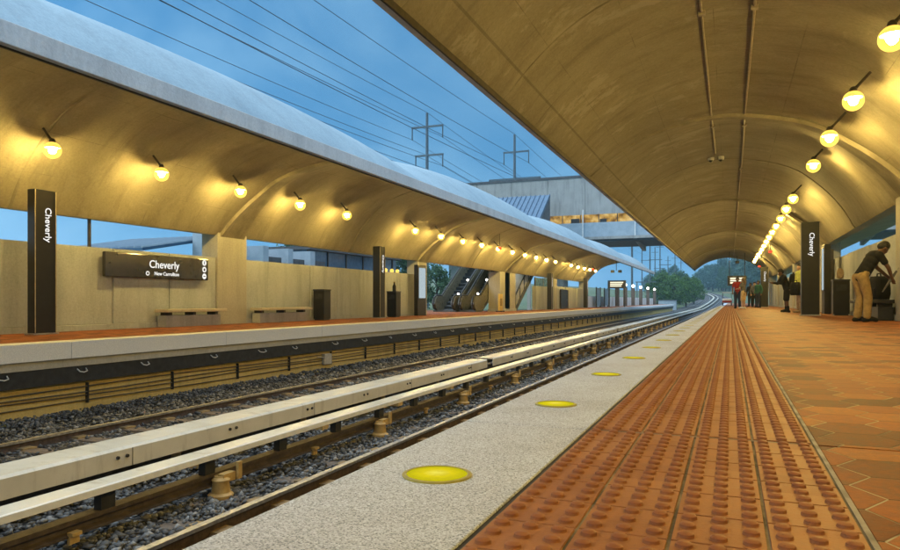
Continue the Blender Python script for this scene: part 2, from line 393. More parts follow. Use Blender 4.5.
# ------------------------------------------------------------------ text helper
def text_mesh(name,s,size,mat,parent,mtx,extr=.004,align='CENTER'):
    cu=bpy.data.curves.new(name,'FONT'); cu.body=s; cu.size=size; cu.extrude=extr; cu.align_x=align; cu.align_y='CENTER'; cu.resolution_u=3
    cu.offset=.006*size
    tmp=bpy.data.objects.new('tmp_text',cu); COL.objects.link(tmp)
    dg=bpy.context.evaluated_depsgraph_get(); dg.update()
    me=bpy.data.meshes.new_from_object(tmp.evaluated_get(dg)); bpy.data.objects.remove(tmp); bpy.data.curves.remove(cu)
    me.transform(mtx); me.materials.clear(); me.materials.append(mat); me.name=name
    return link(bpy.data.objects.new(name,me),parent)
def basis(ex,ey,ez,loc):
    m=Matrix.Identity(4)
    for i,e in enumerate((ex,ey,ez)):
        for r in range(3): m[r][i]=e[r]
    for r in range(3): m[r][3]=loc[r]
    return m
ORD='first second third fourth fifth sixth seventh eighth ninth tenth eleventh twelfth thirteenth fourteenth fifteenth sixteenth seventeenth eighteenth nineteenth twentieth'.split()
ORD+=['twenty-'+o for o in ORD[:9]]+['thirtieth']

# ------------------------------------------------------------------ layout constants (world z)
FL=-0.23                       # far platform top
FAREDGE=-9.77; FARWALL=-13.2; NEARWALL=3.3
RAILZ=H0-1.70; BEDZ=RAILZ-.17
YA,YB=-14.0,136.0
CAN0,BAY,NB=-10.3,13.1,6       # canopy bays
CAN1=CAN0+BAY*NB

# track alignment beyond the platforms
KY=[-40,130,150,170,200,240,270,300,340,420]
KX=[0,0,.3,.9,1.5,-.7,-4.2,-8.0,-17,-40]
KZ=[0,0,.35,1.0,2.3,3.5,4.6,5.3,5.7,6.2]
def cr(y,T):
    y=max(KY[0],min(KY[-1],y)); i=max(j for j in range(len(KY)-1) if KY[j]<=y)
    i=min(i,len(KY)-2); t=(y-KY[i])/(KY[i+1]-KY[i]); t=t
    def sl(j):
        a=max(j-1,0); b=min(j+1,len(KY)-1); return (T[b]-T[a])/(KY[b]-KY[a])
    h=KY[i+1]-KY[i]; m0,m1=sl(i)*h,sl(i+1)*h
    if i==0: m0=m1=0
    if i==1: m0=0
    return (2*t**3-3*t*t+1)*T[i]+(t**3-2*t*t+t)*m0+(-2*t**3+3*t*t)*T[i+1]+(t**3-t*t)*m1
def dx(y): return cr(y,KX)
def dz(y): return cr(y,KZ)
ST=[-14,-6,0,3,6,10,15,20,30,40,55,70,90,110,130]+list(range(136,426,6))

# ------------------------------------------------------------------ terrain and track bed
def gz(x,y):
    cx=-5.5+dx(y); z=BEDZ-.12+dz(y); a=max(0,abs(x-cx)-9)
    if y>140:
        w=min(1,(y-140)/80)
        z+= w*(min(13,a*.2) if x>cx else min(7,a*.07))
    if x<-14 and y<140: z+=min(1.0,(-14-x)*.12)*min(1,max(0,(130-y)/20))
    if x>4.5 and y<140: z+=min(1.6,(x-4.5)*.2)
    return z+(0 if a<=0 else .25*math.sin(x*.21+y*.13)*min(1,a/20))
def terrain():
    xs=np.unique(np.concatenate([np.linspace(-900,-60,24),np.linspace(-60,60,81),np.linspace(60,900,24)]))
    ys=np.unique(np.concatenate([np.linspace(-300,-20,12),np.linspace(-20,460,120),np.linspace(460,1600,20)]))
    mb=MB(); n=len(xs)
    for y in ys:
        for x in xs: mb.v.append((x,y,gz(x,y)))
    for j in range(len(ys)-1):
        for i in range(n-1): mb.f.append((j*n+i,j*n+i+1,(j+1)*n+i+1,(j+1)*n+i)); mb.m.append(0)
    o=mb.build('ground',M['ground'],smooth=True,fix=False); tag(o,kind='structure')
    mb=MB(); sec=[(-10.1,-.0),(-9.2,.02),(-8.4,.05),(-6.2,.04),(-5.6,.02),(-4.9,.03),(-4.0,.05),(-1.8,.05),(-.9,0)]
    for y in ST:
        for (x,z) in sec: mb.v.append((x+dx(y),y,BEDZ+z+dz(y)))
    k=len(sec)
    for j in range(len(ST)-1):
        for i in range(k-1): mb.f.append((j*k+i,j*k+i+1,(j+1)*k+i+1,(j+1)*k+i)); mb.m.append(0)
    tag(mb.build('track_bed',M['ballast'],smooth=True,fix=False),kind='structure')
terrain()
def ballast_stones():
    ico=bmesh.new(); bmesh.ops.create_icosphere(ico,subdivisions=1,radius=1.0)
    bv=np.array([v.co[:] for v in ico.verts]); bf=np.array([[v.index for v in f.verts] for f in ico.faces]); ico.free()
    zones=[(-4.5,-3.8,1.4,9,900),(-6.6,-4.5,3.0,9,420),(-7.9,-6.6,4,9,160),(-9.9,-7.9,5,13,480),(-4.6,-3.4,9,22,330),(-7.9,-4.5,9,22,120),(-9.9,-7.9,13,24,220),(-9.9,-3.4,22,40,30)]
    V=[];F=[];off=0
    for (x0,x1,y0,y1,den) in zones:
        n=int((x1-x0)*(y1-y0)*den)
        for _ in range(n):
            x=random.uniform(x0,x1); y=random.uniform(y0,y1)
            if abs(x+3.73)<.075 or abs(x+8.02)<.075: continue
            ph=(y-2.05+.38)%.76-.38
            if abs(ph)<.12 and random.random()<.5 and not -1.8<x: continue
            r=random.choice((.014,.018,.022,.026,.032))*(1 if y<13 else 1.35 if y<22 else 2.0)
            z=BEDZ+.03+random.uniform(0,.05)+(.05*math.exp(-((x+9.5)/.5)**2))
            j=bv*(1+rng.normal(0,.31,bv.shape))*np.array([r*random.uniform(.8,1.4),r*random.uniform(.7,1.2),r*random.uniform(.55,.9)])
            a=random.uniform(0,6.28); c,s=math.cos(a),math.sin(a)
            q=np.stack([j[:,0]*c-j[:,1]*s+x,j[:,0]*s+j[:,1]*c+y,j[:,2]+z],1)
            V.append(q); F.append(bf+off); off+=len(bv)
    V=np.concatenate(V); F=np.concatenate(F)
    me=bpy.data.meshes.new('ballast_gravel'); me.vertices.add(len(V)); me.vertices.foreach_set('co',V.ravel())
    me.loops.add(F.size); me.loops.foreach_set('vertex_index',F.ravel().astype(np.int32)); me.polygons.add(len(F))
    me.polygons.foreach_set('loop_start',np.arange(0,F.size,3,dtype=np.int32)); me.polygons.foreach_set('loop_total',np.full(len(F),3,dtype=np.int32))
    me.materials.append(M['stone']); me.update(calc_edges=True); me.validate()
    o=link(bpy.data.objects.new('ballast_gravel',me)); tag(o,'loose grey crushed stone between and beside the rails','gravel',kind='stuff')
ballast_stones()

# ------------------------------------------------------------------ near platform
JY=2.26
def near_platform():
    mb=MB(); mb.box(-.80,4.4,YA,YB,BEDZ-.4,-.03); mb.box(-.426,.2265,YA,JY-.012,-.029,-.0035); mb.box(-.426,.2265,JY+.012,YB,-.029,-.0035)
    mb.box(-.74,-.70,YA,YB,-.031,-.02)
    o=mb.build('near_platform',[M['grout']]); tag(o,kind='structure')
    tag(MB().box(-.4375,-.424,YA,YB,-.028,-.005).build('joint_strip',M['blackmatte']),kind='structure')
    tag(MB().box(.2275,.2385,YA,YB,-.028,-.0015).build('joint_strip',flat('pale_mortar',(.30,.27,.21),.9,0,.35)),kind='structure')
    mb=MB()
    cuts=[YA]+[JY+3.66*i for i in range(-4,37)]+[YB]
    for a,b in zip(cuts,cuts[1:]):
        if b>a+.1: mb.box(-.86,-.436,a+.004,b-.004,-.16,0)
    tag(mb.build('granite_edge',M['granite'],bevel=.004),kind='structure')
    mb=MB(); 
    for i in range(12):
        a=JY-12.2+12.2*i+.008; b=a+12.2-.016
        a=max(a,YA); b=min(b,YB)
        if b>a: mb.box(.239,NEARWALL+.3,a,b,-.06,0)
    tag(mb.build('platform_paving',M['paver']),kind='structure')
    # tactile tiles with domes
    mb=MB(); tw,td=.1625,.165; x0=-.425
    ny=int((YB-YA)/td)
    y00=JY-td*int((JY-YA)/td)
    def tile(xa,ya):
        g=.0014; b=.0026
        xs=(xa+g,xa+tw-g); ys=(ya+g,ya+td-g)
        vs=[(xs[0],ys[0],-.012),(xs[1],ys[0],-.012),(xs[1],ys[1],-.012),(xs[0],ys[1],-.012),
            (xs[0]+b,ys[0]+b,0),(xs[1]-b,ys[0]+b,0),(xs[1]-b,ys[1]-b,0),(xs[0]+b,ys[1]-b,0)]
        mb.add(vs,[(4,5,6,7),(0,1,5,4),(1,2,6,5),(2,3,7,6),(3,0,4,7)])
    def dome(cx,cy,n,hi):
        R=.0140; prof=[(R,0),(R*.93,.0058),(R*.62,.0088)] if hi else [(R,0),(R*.65,.006)]
        vs=[];fs=[]
        for (r,z) in prof:
            for k in range(n):
                a=2*PI*k/n; vs.append((cx+r*1.08*math.cos(a),cy+r*math.sin(a),z))
        for i in range(len(prof)-1):
            for k in range(n):
                k2=(k+1)%n; fs.append((i*n+k,i*n+k2,(i+1)*n+k2,(i+1)*n+k))
        fs.append(tuple((len(prof)-1)*n+k for k in range(n))); mb.add(vs,fs)
    for j in range(ny):
        ya=y00+j*td+(.014 if y00+j*td>JY-.03 else 0)
        if ya<.4:
            mb.add([(x0,ya,0),(x0+4*tw,ya,0),(x0+4*tw,ya+td,0),(x0,ya+td,0)],[(0,1,2,3)]); continue
        if ya>40:
            mb.add([(x0,ya,0),(x0+4*tw,ya,0),(x0+4*tw,ya+td,0),(x0,ya+td,0)],[(0,1,2,3)])
        for i in range(4):
            xa=x0+i*tw+(.004 if j%2 else 0)*0
            if ya<=40: tile(xa,ya+(.012 if 0<=ya-JY+.02<.1 else 0))
            if ya>75: continue
            for p in range(3):
                for q in range(3):
                    cx=xa+tw*(p+.5)/3; cy=ya+td*(q+.5)/3
                    if ya<5: dome(cx,cy,12,True)
                    elif ya<16: dome(cx,cy,8,True)
                    else: dome(cx,cy,5,False)
    o=mb.build('tactile_paving',M['tactile'],smooth=True,fix=False); tag(o,kind='structure')
near_platform()
def edge_lights():
    root=empty('edge_light',(-.655,1.53,0)); 
    MB().lathe([(.084,-.01),(.084,.0035),(.078,.0055),(.074,.0045),(.074,-.01)],n=40).build('rim',M['edgerim'],root,smooth=True)
    MB().lathe([(.074,-.012),(.074,.003),(.05,.0052),(.01,.006)],n=40).build('lens',M['edgeglow'],root,smooth=True)
    note(root); g='glowing lights set in the platform edge'
    tag(root,'first glowing yellow disc in the granite edge, the largest seen','edge light',g)
    for i in range(1,44):
        c=copy_tree(root); c.location=(-.655,1.53+1.225*i,0)
        tag(c,(ORD[i]+' glowing yellow disc along the granite platform edge from the camera') if i<7 else 'small distant glowing yellow disc far along the granite platform edge')
edge_lights()

# ------------------------------------------------------------------ far platform
def far_platform():
    mb=MB(); mb.box(FAREDGE-.30,FARWALL-1.0,YA,YB,BEDZ-.4,FL-.03)
    mb.box(FAREDGE-.30,-24,31,44,FL-.6,FL-.03)
    tag(mb.build('far_platform',M['grout']),kind='structure')
    mb=MB(); c=-14
    while c<YB:
        mb.box(FAREDGE-.46,FAREDGE,c+.004,min(c+3.66,YB)-.004,FL-.27,FL); c+=3.66
    tag(mb.build('granite_edge',M['litgranite'],bevel=.004),kind='structure')
    mb=MB(); mb.box(FAREDGE-.47,FARWALL-.3,YA,YB,FL-.05,FL-.002); mb.box(FARWALL-.3,-24,31,44,FL-.05,FL-.002)
    tag(mb.build('platform_paving',M['paver']),kind='structure')
    w=empty('track_wall',(0,0,0)); tag(w,'yellowish concrete wall under the far platform with cables along it','wall')
    MB().box(FAREDGE-.22,FAREDGE-.35,YA,YB,BEDZ-.3,H0-1.32).build('wall_face',M['underwall'],w)
    MB().box(FAREDGE-.07,FAREDGE-.3,YA,YB,H0-1.06,FL-.272).build('ledge_beam',M['beam'],w,bevel=.006)
    MB().box(FAREDGE-.10,FAREDGE-.35,YA,YB,H0-1.318,H0-1.062).build('rubber_band',M['blackmatte'],w)
    for z in (H0-1.42,H0-1.50,H0-1.56,H0-1.66):
        pts=[(FAREDGE-.19+.012*math.sin(y*1.3+z*9),y,z+.012*math.sin(y*.9+z*20)) for y in np.arange(YA,100,1.0)]
        MB().tube(pts,.011,6).build('cable',M['cable'],w,smooth=True)
    y=4.6; k=0
    while y<70:
        MB().box(FAREDGE-.16,FAREDGE-.22,y,y+.022,H0-1.70,H0-1.36).build('cable_bracket',M['black'],w); y+=1.9
    y=5.0
    while y<60:
        L=random.choice([.10,.16,.24])
        pts=[(FAREDGE-.10,y,H0-1.11),(FAREDGE-.05,y+.01,H0-1.15),(FAREDGE-.04,y+L*.5,H0-1.165),(FAREDGE-.05,y+L-.01,H0-1.15),(FAREDGE-.10,y+L,H0-1.11)]
        MB().tube(pts,.010,6).build('handhold',M['white'],w,smooth=True); y+=random.uniform(1.3,1.9)
    b=MB().box(FAREDGE-.12,FAREDGE-.22,15.6,15.95,H0-1.68,H0-1.40)
    b.tube([(FAREDGE-.16,15.3,H0-1.45),(FAREDGE-.15,15.6,H0-1.5)],.015,6); b.build('junction_box',M['beam'],w,bevel=.008)
far_platform()

# ------------------------------------------------------------------ rails
RP=[(-.035,0),(-.037,-.028),(-.011,-.042),(-.009,-.125),(-.07,-.145),(-.07,-.16),(.07,-.16),(.07,-.145),(.009,-.125),(.011,-.042),(.037,-.028),(.035,0)]
def sweep(mb,prof,X,Z,y0=-14,y1=420,mi=0,sel=None):
    st=[y0]+[y for y in ST if y0<y<y1]+[y1]; k=len(prof); b=len(mb.v)
    for y in st:
        for (a,c) in prof: mb.v.append((X+a+dx(y),y,Z+c+dz(y)))
    for j in range(len(st)-1):
        for i in range(k): 
            i2=(i+1)%k; mb.f.append((b+j*k+i,b+j*k+i2,b+(j+1)*k+i2,b+(j+1)*k+i)); mb.m.append(sel(i) if sel else mi)
    mb.f.append(tuple(b+i for i in range(k))); mb.m.append(mi); mb.f.append(tuple(b+(len(st)-1)*k+i for i in range(k-1,-1,-1))); mb.m.append(mi)
for X,lab in ((-3.73,'worn running rail with shiny top beside the near platform edge'),(-2.29,'running rail hidden low beside the near platform wall'),
              (-6.58,'running rail behind the large cream cover box'),(-8.02,'rusty brown running rail between cream cover box and far platform wall')):
    mb=MB(); sweep(mb,RP,X,RAILZ,sel=lambda i: 1 if i in (11,0,10) else 0)
    tag(mb.build('running_rail',[M['rust'],M['steel']]),lab,'rail','running rails')
# sleepers
def sleepers():
    root=empty('sleeper',(0,0,0))
    MB().box(-1.25,1.25,-.11,.11,-.17,0).build('timber',M['tie'],root,bevel=.012)
    MB().box(.58,1.0,-.09,.09,0,.02).build('tie_plate',M['plate'],root)
    MB().box(-.93,-.53,-.09,.09,0,.02).build('tie_plate',M['plate'],root)
    note(root); n=0
    for (cx,lab) in ((-3.01,'weathered timber sleeper under the track beside the near platform'),(-7.30,'weathered timber sleeper under the track beside the far platform')):
        y=2.05
        while y<48:
            o=root if n==0 else copy_tree(root); n+=1
            o.location=(cx,y,BEDZ+.066); o.rotation_euler=(0,0,PI if cx<-5 else PI)
            tag(o,lab,'sleeper','track sleepers'); y+=.76
sleepers()
# third rails
def third_rails():
    t=empty('contact_rail',(0,0,0)); tag(t,'brown power rail under a slim white cover board on black posts','power rail')
    zt=H0-1.592
    prof=[(0,0),(.0,-.035),(-.03,-.045),(-.03,-.085),(.02,-.1),(.02,-.115),(-.14,-.115),(-.14,-.1),(-.09,-.085),(-.09,-.045),(-.12,-.035),(-.12,0)]
    mb=MB(); sweep(mb,prof,-4.42,zt); mb.build('rail',M['thirdrail'],t)
    mb=MB(); sweep(mb,[(0,0),(0,.05),(-.015,.058),(-.21,.058),(-.225,.05),(-.225,0),(-.20,0),(-.20,.04),(-.02,.04),(-.02,0)],-4.36,H0-1.447,sel=lambda i:1 if i in(2,1) else 0); mb.build('cover_board',[M['whitecover'],M['cover']],t)
    y=2.94*1.335
    n=0
    while y<95 and n<82:
        MB().box(-4.425,-4.50,y-.065,y+.065,zt-.003,H0-1.415).build('post',M['blackmatte'],t); y+=1.12; n+=1
    y=5.1*1.0; ins=None
    for i in range(20):
        yy=5.1+3.12*i
        a=MB().lathe([(.11,0),(.115,.03),(.085,.05),(.075,.15),(.085,.165),(.06,.19),(.06,.20)],(-4.35,yy,BEDZ+.06),18)
        a.box(-4.36,-4.29,yy-.03,yy+.13,BEDZ+.20,BEDZ+.28)
        a.box(-4.30,-4.27,yy+.15,yy+.20,BEDZ+.20,BEDZ+.36)
        a.build('insulator',M['clampyellow'],t,smooth=True)
        MB().prism([(-4.415,zt-.16),(-4.385,zt-.16),(-4.385,zt-.10),(-4.36,zt-.10),(-4.36,zt-.075),(-4.415,zt-.075)],'y',yy-1.54,yy-1.46).build('clip',M['clampyellow'],t)
    t=empty('contact_rail',(0,0,0)); tag(t,'power rail hidden inside the large cream box cover with paired bolts','power rail')
    mb=MB(); sweep(mb,prof,-5.52,H0-1.60); mb.build('rail',M['thirdrail'],t)
    y=-14+.0; zt,zb=H0-1.395,H0-1.59
    gaps=[(11.6*1.36,.4),(28.5,.5)]
    segs=[]; c=-12.0
    cuts=[-12,15.6,16.05,36,36.6,64,64.6,110,110.6,420]
    for a,b in zip(cuts[0::2],cuts[1::2]):
        mb=MB(); sweep(mb,[(0,0),(.0,.17),(-.022,.195),(-.42,.195),(-.44,.17),(-.44,.0),(-.42,0),(-.42,.165),(-.02,.165),(-.02,0)],-5.37,zb,a,b)
        mb.build('cover_board',M['cover'],t)
    for i in range(40):
        y=4.92+1.58*i
        if any(abs(y-g)<.6 for g in (15.8,36.3,64.3)): continue
        for s in (-.055,.055): MB().tube([(-5.372,y+s,zb+.105),(-5.352,y+s,zb+.105)],.017,8).build('bolt',M['fixture'],t)
        if i%2==0: MB().box(-5.366,-5.369,y+.12,y+.126,zb,zb+.17).build('joint_line',M['fixture'],t)
    for i in range(22):
        yy=3.4+2.4*i
        a=MB().lathe([(.12,0),(.12,.03),(.09,.05),(.085,.14),(.10,.15),(.10,.2)],(-5.62,yy,BEDZ+.03),16)
        a.box(-5.50,-5.30,yy+.1,yy+.26,BEDZ+.05,BEDZ+.17); a.build('insulator',M['clampyellow'],t,smooth=True)
third_rails()

# ------------------------------------------------------------------ canopies
PR=[(-3.02,2.83),(-2.35,3.33),(-1.6,3.70),(-.59,3.93),(.28,3.92),(1.48,3.62),(2.26,3.12),(2.85,2.61),(3.3,2.08)]
def resample(P,n):
    out=[]; m=len(P)-1
    for k in range(n+1):
        s=k/n*m; i=min(int(s),m-1); t=s-i
        p=[P[max(i-1,0)],P[i],P[i+1],P[min(i+2,m)]]
        out.append(tuple(.5*((2*p[1][a])+(-p[0][a]+p[2][a])*t+(2*p[0][a]-5*p[1][a]+4*p[2][a]-p[3][a])*t*t+(-p[0][a]+3*p[1][a]-3*p[2][a]+p[3][a])*t**3) for a in (0,1)))
    return out
NP=32
PROF=resample(PR,NP)
def side(q,far):               # profile point -> world (x,z)
    x,z=q
    if far: return (FARWALL+(NEARWALL-x)*(6.5/6.32), z+H0-.25)
    return (x, z+H0)
NRM=[]
for i in range(NP+1):
    a=PROF[max(i-1,0)]; b=PROF[min(i+1,NP)]; t=(b[0]-a[0],b[1]-a[1]); L=math.hypot(*t); NRM.append((-t[1]/L,t[0]/L))
def wt(i):
    s=i/NP; return math.sin(PI*min(1,max(0,(s-.03)/.94)))**.9
def bulge(y):
    t=((y-CAN0)%BAY)/BAY*2-1
    return .36*max(0,1-t*t)**.62
def cpoint(i,y,off,far,amp=1.0):
    x,z=PROF[i]; n=NRM[i]; o=off+bulge(y)*wt(i)*amp
    return side((x+n[0]*o,z+n[1]*o),far)
def canopy(far,label):
    root=empty('canopy',(0,0,0)); tag(root,label,'canopy')
    ys=[]
    for b in range(NB):
        for k in range(12): ys.append(CAN0+BAY*(b+k/12))
    ys.append(CAN1-1e-3)
    for nm,off,mat in (('vault_soffit',0.0,M['vault']),('roof_shell',.06,M['shell'])):
        mb=MB()
        for y in ys:
            for i in range(NP+1):
                x,z=cpoint(i,y,off,far,1.0 if off==0 else 1.5); mb.v.append((x,y,z))
        k=NP+1
        for j in range(len(ys)-1):
            for i in range(NP):
                mb.f.append((j*k+i,j*k+i+1,(j+1)*k+i+1,(j+1)*k+i)); mb.m.append(0)
        if off==0:  # end walls closing the shell thickness
            for y in (ys[0],ys[-1]):
                b=len(mb.v)
                for i in range(NP+1):
                    for o2 in (.001,.059):
                        x,z=cpoint(i,y,o2,far); mb.v.append((x,y,z))
                for i in range(NP): mb.f.append((b+2*i,b+2*i+1,b+2*i+3,b+2*i+2)); mb.m.append(0)
        o=mb.build(nm,mat,root,smooth=False,fix=False)
        at_=o.data.attributes.new('profile','FLOAT','POINT'); at_.data.foreach_set('value',[(q%(NP+1))/NP if q<len(ys)*(NP+1) else .03 for q in range(len(o.data.vertices))])
        # smooth along the barrel, crease only at the pier ribs
        me=o.data; me.polygons.foreach_set('use_smooth',[True]*len(me.polygons))
        try: me.set_sharp_from_angle(angle=math.radians(14))
        except Exception: pass
    sg=-1 if not far else 1
    tx,tz=side(PROF[0],far)
    f=MB(); f.box(tx+sg*-.02,tx+sg*.07,CAN0,CAN1,tz-.035,tz+.20)
    f.build('fascia',M['fascia'],root,bevel=.01)
    f=MB(); f.box(tx-sg*.05,tx-sg*.025,CAN0,CAN1,tz-.05,tz+.03); f.build('drip_strip',M['fixture'],root)
    # back beam closing the shell above the open slot, and a short rear eave
    bx,bz=side(PROF[NP],far)
    e=MB(); e.box(bx+sg*.0,bx-sg*.30,CAN0,CAN1,bz+.02,bz+.30); e.build('back_beam',M['pier'],root)
    e=MB(); e.prism([(bx-sg*.30,bz+.14),(bx-sg*1.5,bz+.30),(bx-sg*1.5,bz+.42),(bx-sg*.30,bz+.29)],'y',CAN0,CAN1); e.build('rear_eave',M['pier'],root)
    # ribs : wide flaring ones at the piers, fine ones in mid bay
    def rib(y,w0,w1,dep,nm,pw,i0=0):
        mb=MB(); rows=[]
        for i in range(i0,NP+1):
            s=i/NP; w=w1+(w0-w1)*(s**pw); d=dep*(.25+.75*s)
            x0,z0=cpoint(i,y,.02,far); x1,z1=cpoint(i,y,-d,far)
            rows.append([(x0,y-w/2-.02,z0),(x1,y-w/2+.02,z1),(x1,y+w/2-.02,z1),(x0,y+w/2+.02,z0)])
        for r in rows: mb.v+=r
        for j in range(len(rows)-1):
            for a in range(3): mb.f.append((4*j+a,4*j+a+1,4*j+a+5,4*j+a+4)); mb.m.append(0)
        mb.f.append((0,1,2,3)); mb.m.append(0); L=4*(len(rows)-1); mb.f.append((L,L+3,L+2,L+1)); mb.m.append(0)
        mb.build(nm,M['vault'],root,smooth=True)
    for b in range(NB+1):
        y=CAN0+BAY*b
        if b==NB: y-=.35
        if b==0: y+=.35
        rib(y,1.05,.09,.07,'arch_rib',2.4)
    for b in range(NB): rib(CAN0+BAY*(b+.5),.07,.06,.022,'joint_strip',1)
    # conduits
    def cond(i,y0,y1,r=.022,d=.03,mt=None):
        pts=[]
        for y in np.arange(y0,y1,.55):
            x,z=cpoint(i,y,-d,far); pts.append((x,float(y),z))
        MB().tube(pts,r,6).build('conduit',mt or M['conduit'],root,smooth=True)
        for y in np.arange(y0+1.2,y1,6.55):
            x,z=cpoint(i,y,-d-.01,far)
            MB().box(x-.05,x+.05,y-.05,y+.05,z-.03,z+.04).build('conduit_box',M['conduit'],root,bevel=.006)
    if far:
        cond(3,CAN0+.3,CAN1-1,.028,.02,M['fixture']); 
    else:
        cond(13,CAN0+.3,21.8,.019,.022); cond(16,CAN0+.3,CAN1-1,.022,.025)
    return root
canopy(True,'long vaulted concrete canopy over the far platform with white scalloped roof')
canopy(False,'long vaulted concrete canopy overhead above the brick-paved near platform')

# piers and walls
PIERY=[CAN0+BAY*b for b in range(NB+1)]
def pier(x0,x1,y,z0,z1,lab,hw=.55,name='concrete_pier'):
    mb=MB(); mb.box(x0,x1,y-hw,y+hw,z0,z1)
    o=mb.build(name,M['pier'],bevel=.02); tag(o,lab,'pier','canopy piers')
pl=['pier behind the camera at the start of the far canopy','far platform pier outside the view before the tall name post','wide far platform pier between wall name sign and second bench',
    'slim looking far platform pier beside the lit map case','far platform pier beyond the escalators','far platform pier just past the dark name post','last far platform pier at the canopy end']
pr=['near platform pier behind the camera','near platform pier outside the view','near platform pier beside the stooping man','near platform pier beyond the map case','near platform pier by the second dark name post','distant near platform pier past the second name post','last near platform pier at the canopy end']
for b,y in enumerate(PIERY):
    yy=y+(.6 if b==0 else -.6 if b==NB else 0)
    pier(FARWALL+.06,FARWALL-.5,yy,FL-.03,side(PROF[NP],True)[1]+.10,'concrete '+pl[b],.62 if b in(2,) else .5)
    pier(NEARWALL-.06,NEARWALL+.5,yy+(.6 if b<NB else 0),-.03,side(PROF[NP],False)[1]+.10,'concrete '+pr[b],.55)
def panel_wall(xf,depth,y0,y1,z0,z1,lab,cat='wall',step=1.62,name='parapet_wall',mat=None,base=True,kick=None):
    root=empty(name,(0,0,0)); tag(root,lab,cat)
    mb=MB(); n=max(1,round((y1-y0)/step)); s=(y1-y0)/n; sg=1 if depth>0 else -1
    for i in range(n):
        rec=.035*((i*7)%3==1)
        mb.box(xf+sg*rec,xf+depth,y0+i*s+(.011 if i else 0),y0+(i+1)*s-(.011 if i<n-1 else 0),z0+(.16 if base else 0),z1)
    mb.build('panel',mat or M['wall'],root,bevel=.008)
    MB().box(xf+sg*.05,xf+depth-sg*.02,y0+.01,y1-.01,z0,z1-.02).build('core',M['pier'],root)
    if base: MB().box(xf-sg*.05,xf+depth*.9,y0+.004,y1-.004,z0,z0+.155).build('plinth',M['wall'],root,bevel=.01)
    return root
WT=H0+1.21
panel_wall(FARWALL,-.3,-9,2.28,FL-.03,WT,'far platform concrete wall before the first pier outside the view')
panel_wall(FARWALL,-.3,3.3,15.27,FL-.03,WT,'stained concrete wall carrying the long dark station name sign')
panel_wall(FARWALL,-.3,16.53,28.48,FL-.03,WT,'concrete panel wall behind two dark bins and the second bench')
panel_wall(FARWALL,-.3,49.3,54.7,FL-.03,WT-.1,'distant concrete panel wall just past the escalators')
panel_wall(FARWALL,-.3,55.8,67.1,FL-.03,WT,'last concrete wall under the far canopy end')
WN=H0+1.44
panel_wall(NEARWALL,.3,-9,2.84,-.03,WN,'near platform concrete wall beside the camera outside the view')
panel_wall(NEARWALL,.3,3.96,15.94,-.03,WN,'near platform concrete wall before the first visible pier')
panel_wall(NEARWALL,.3,17.06,29.04,-.03,WN,'lit concrete wall behind the stooping man and the dark bin')
panel_wall(NEARWALL,.3,30.16,42.14,-.03,WN,'warm lit concrete wall behind the two travellers with bags')
panel_wall(NEARWALL,.3,43.26,55.24,-.03,WN,'warm lit concrete wall behind the second dark name post')
panel_wall(NEARWALL,.3,56.36,67.1,-.03,WN,'distant concrete wall at the end of the near canopy')
# slot mullion
for y in (11.3,):
    tag(MB().box(FARWALL-.12,FARWALL-.18,y,y+.05,WT-.02,side(PROF[NP],True)[1]+.05).build('slot_mullion',M['fixture']),'thin dark upright in the open slot above the wall','post')
# benches
def bench(x0,x1,y0,y1,z,lab,col):
    r=empty('wall_bench',((x0+x1)/2,(y0+y1)/2,z)); tag(r,lab,'bench','concrete wall benches')
    cx,cy=(x0+x1)/2,(y0+y1)/2
    MB().box(x0-cx,x1-cx,y0-cy,y1-cy,.37,.45).build('seat',col,r,bevel=.012)
    wx=(x0-cx) if x0<-5 else (x1-cx); MB().box(wx,wx*-.35,y0-cy+.1,y1-cy-.1,0,.29).build('plinth',M['wall'] if x0<-5 else M['black'],r,bevel=.01)
    n=3
    for i in range(n):
        yy=(y0-cy)+(.25+i*((y1-y0)-.5)/(n-1)); ws=(x0-cx) if x0<-5 else (x1-cx); MB().box(ws,ws*-.3,yy-.05,yy+.05,.291,.368).build('bracket',M['fixture'],r)
bench(FARWALL+.07,FARWALL+.5,13.0,15.15,FL,'low concrete bench on the wall below the long name sign',M['beam'])
bench(FARWALL+.07,FARWALL+.5,16.65,19.3,FL,'low concrete bench between the wide pier and dark bin',M['beam'])
bench(NEARWALL-.5,NEARWALL-.07,17.08,20.0,0,'dark wall bench under the black bag beside stooping man',M['black'])

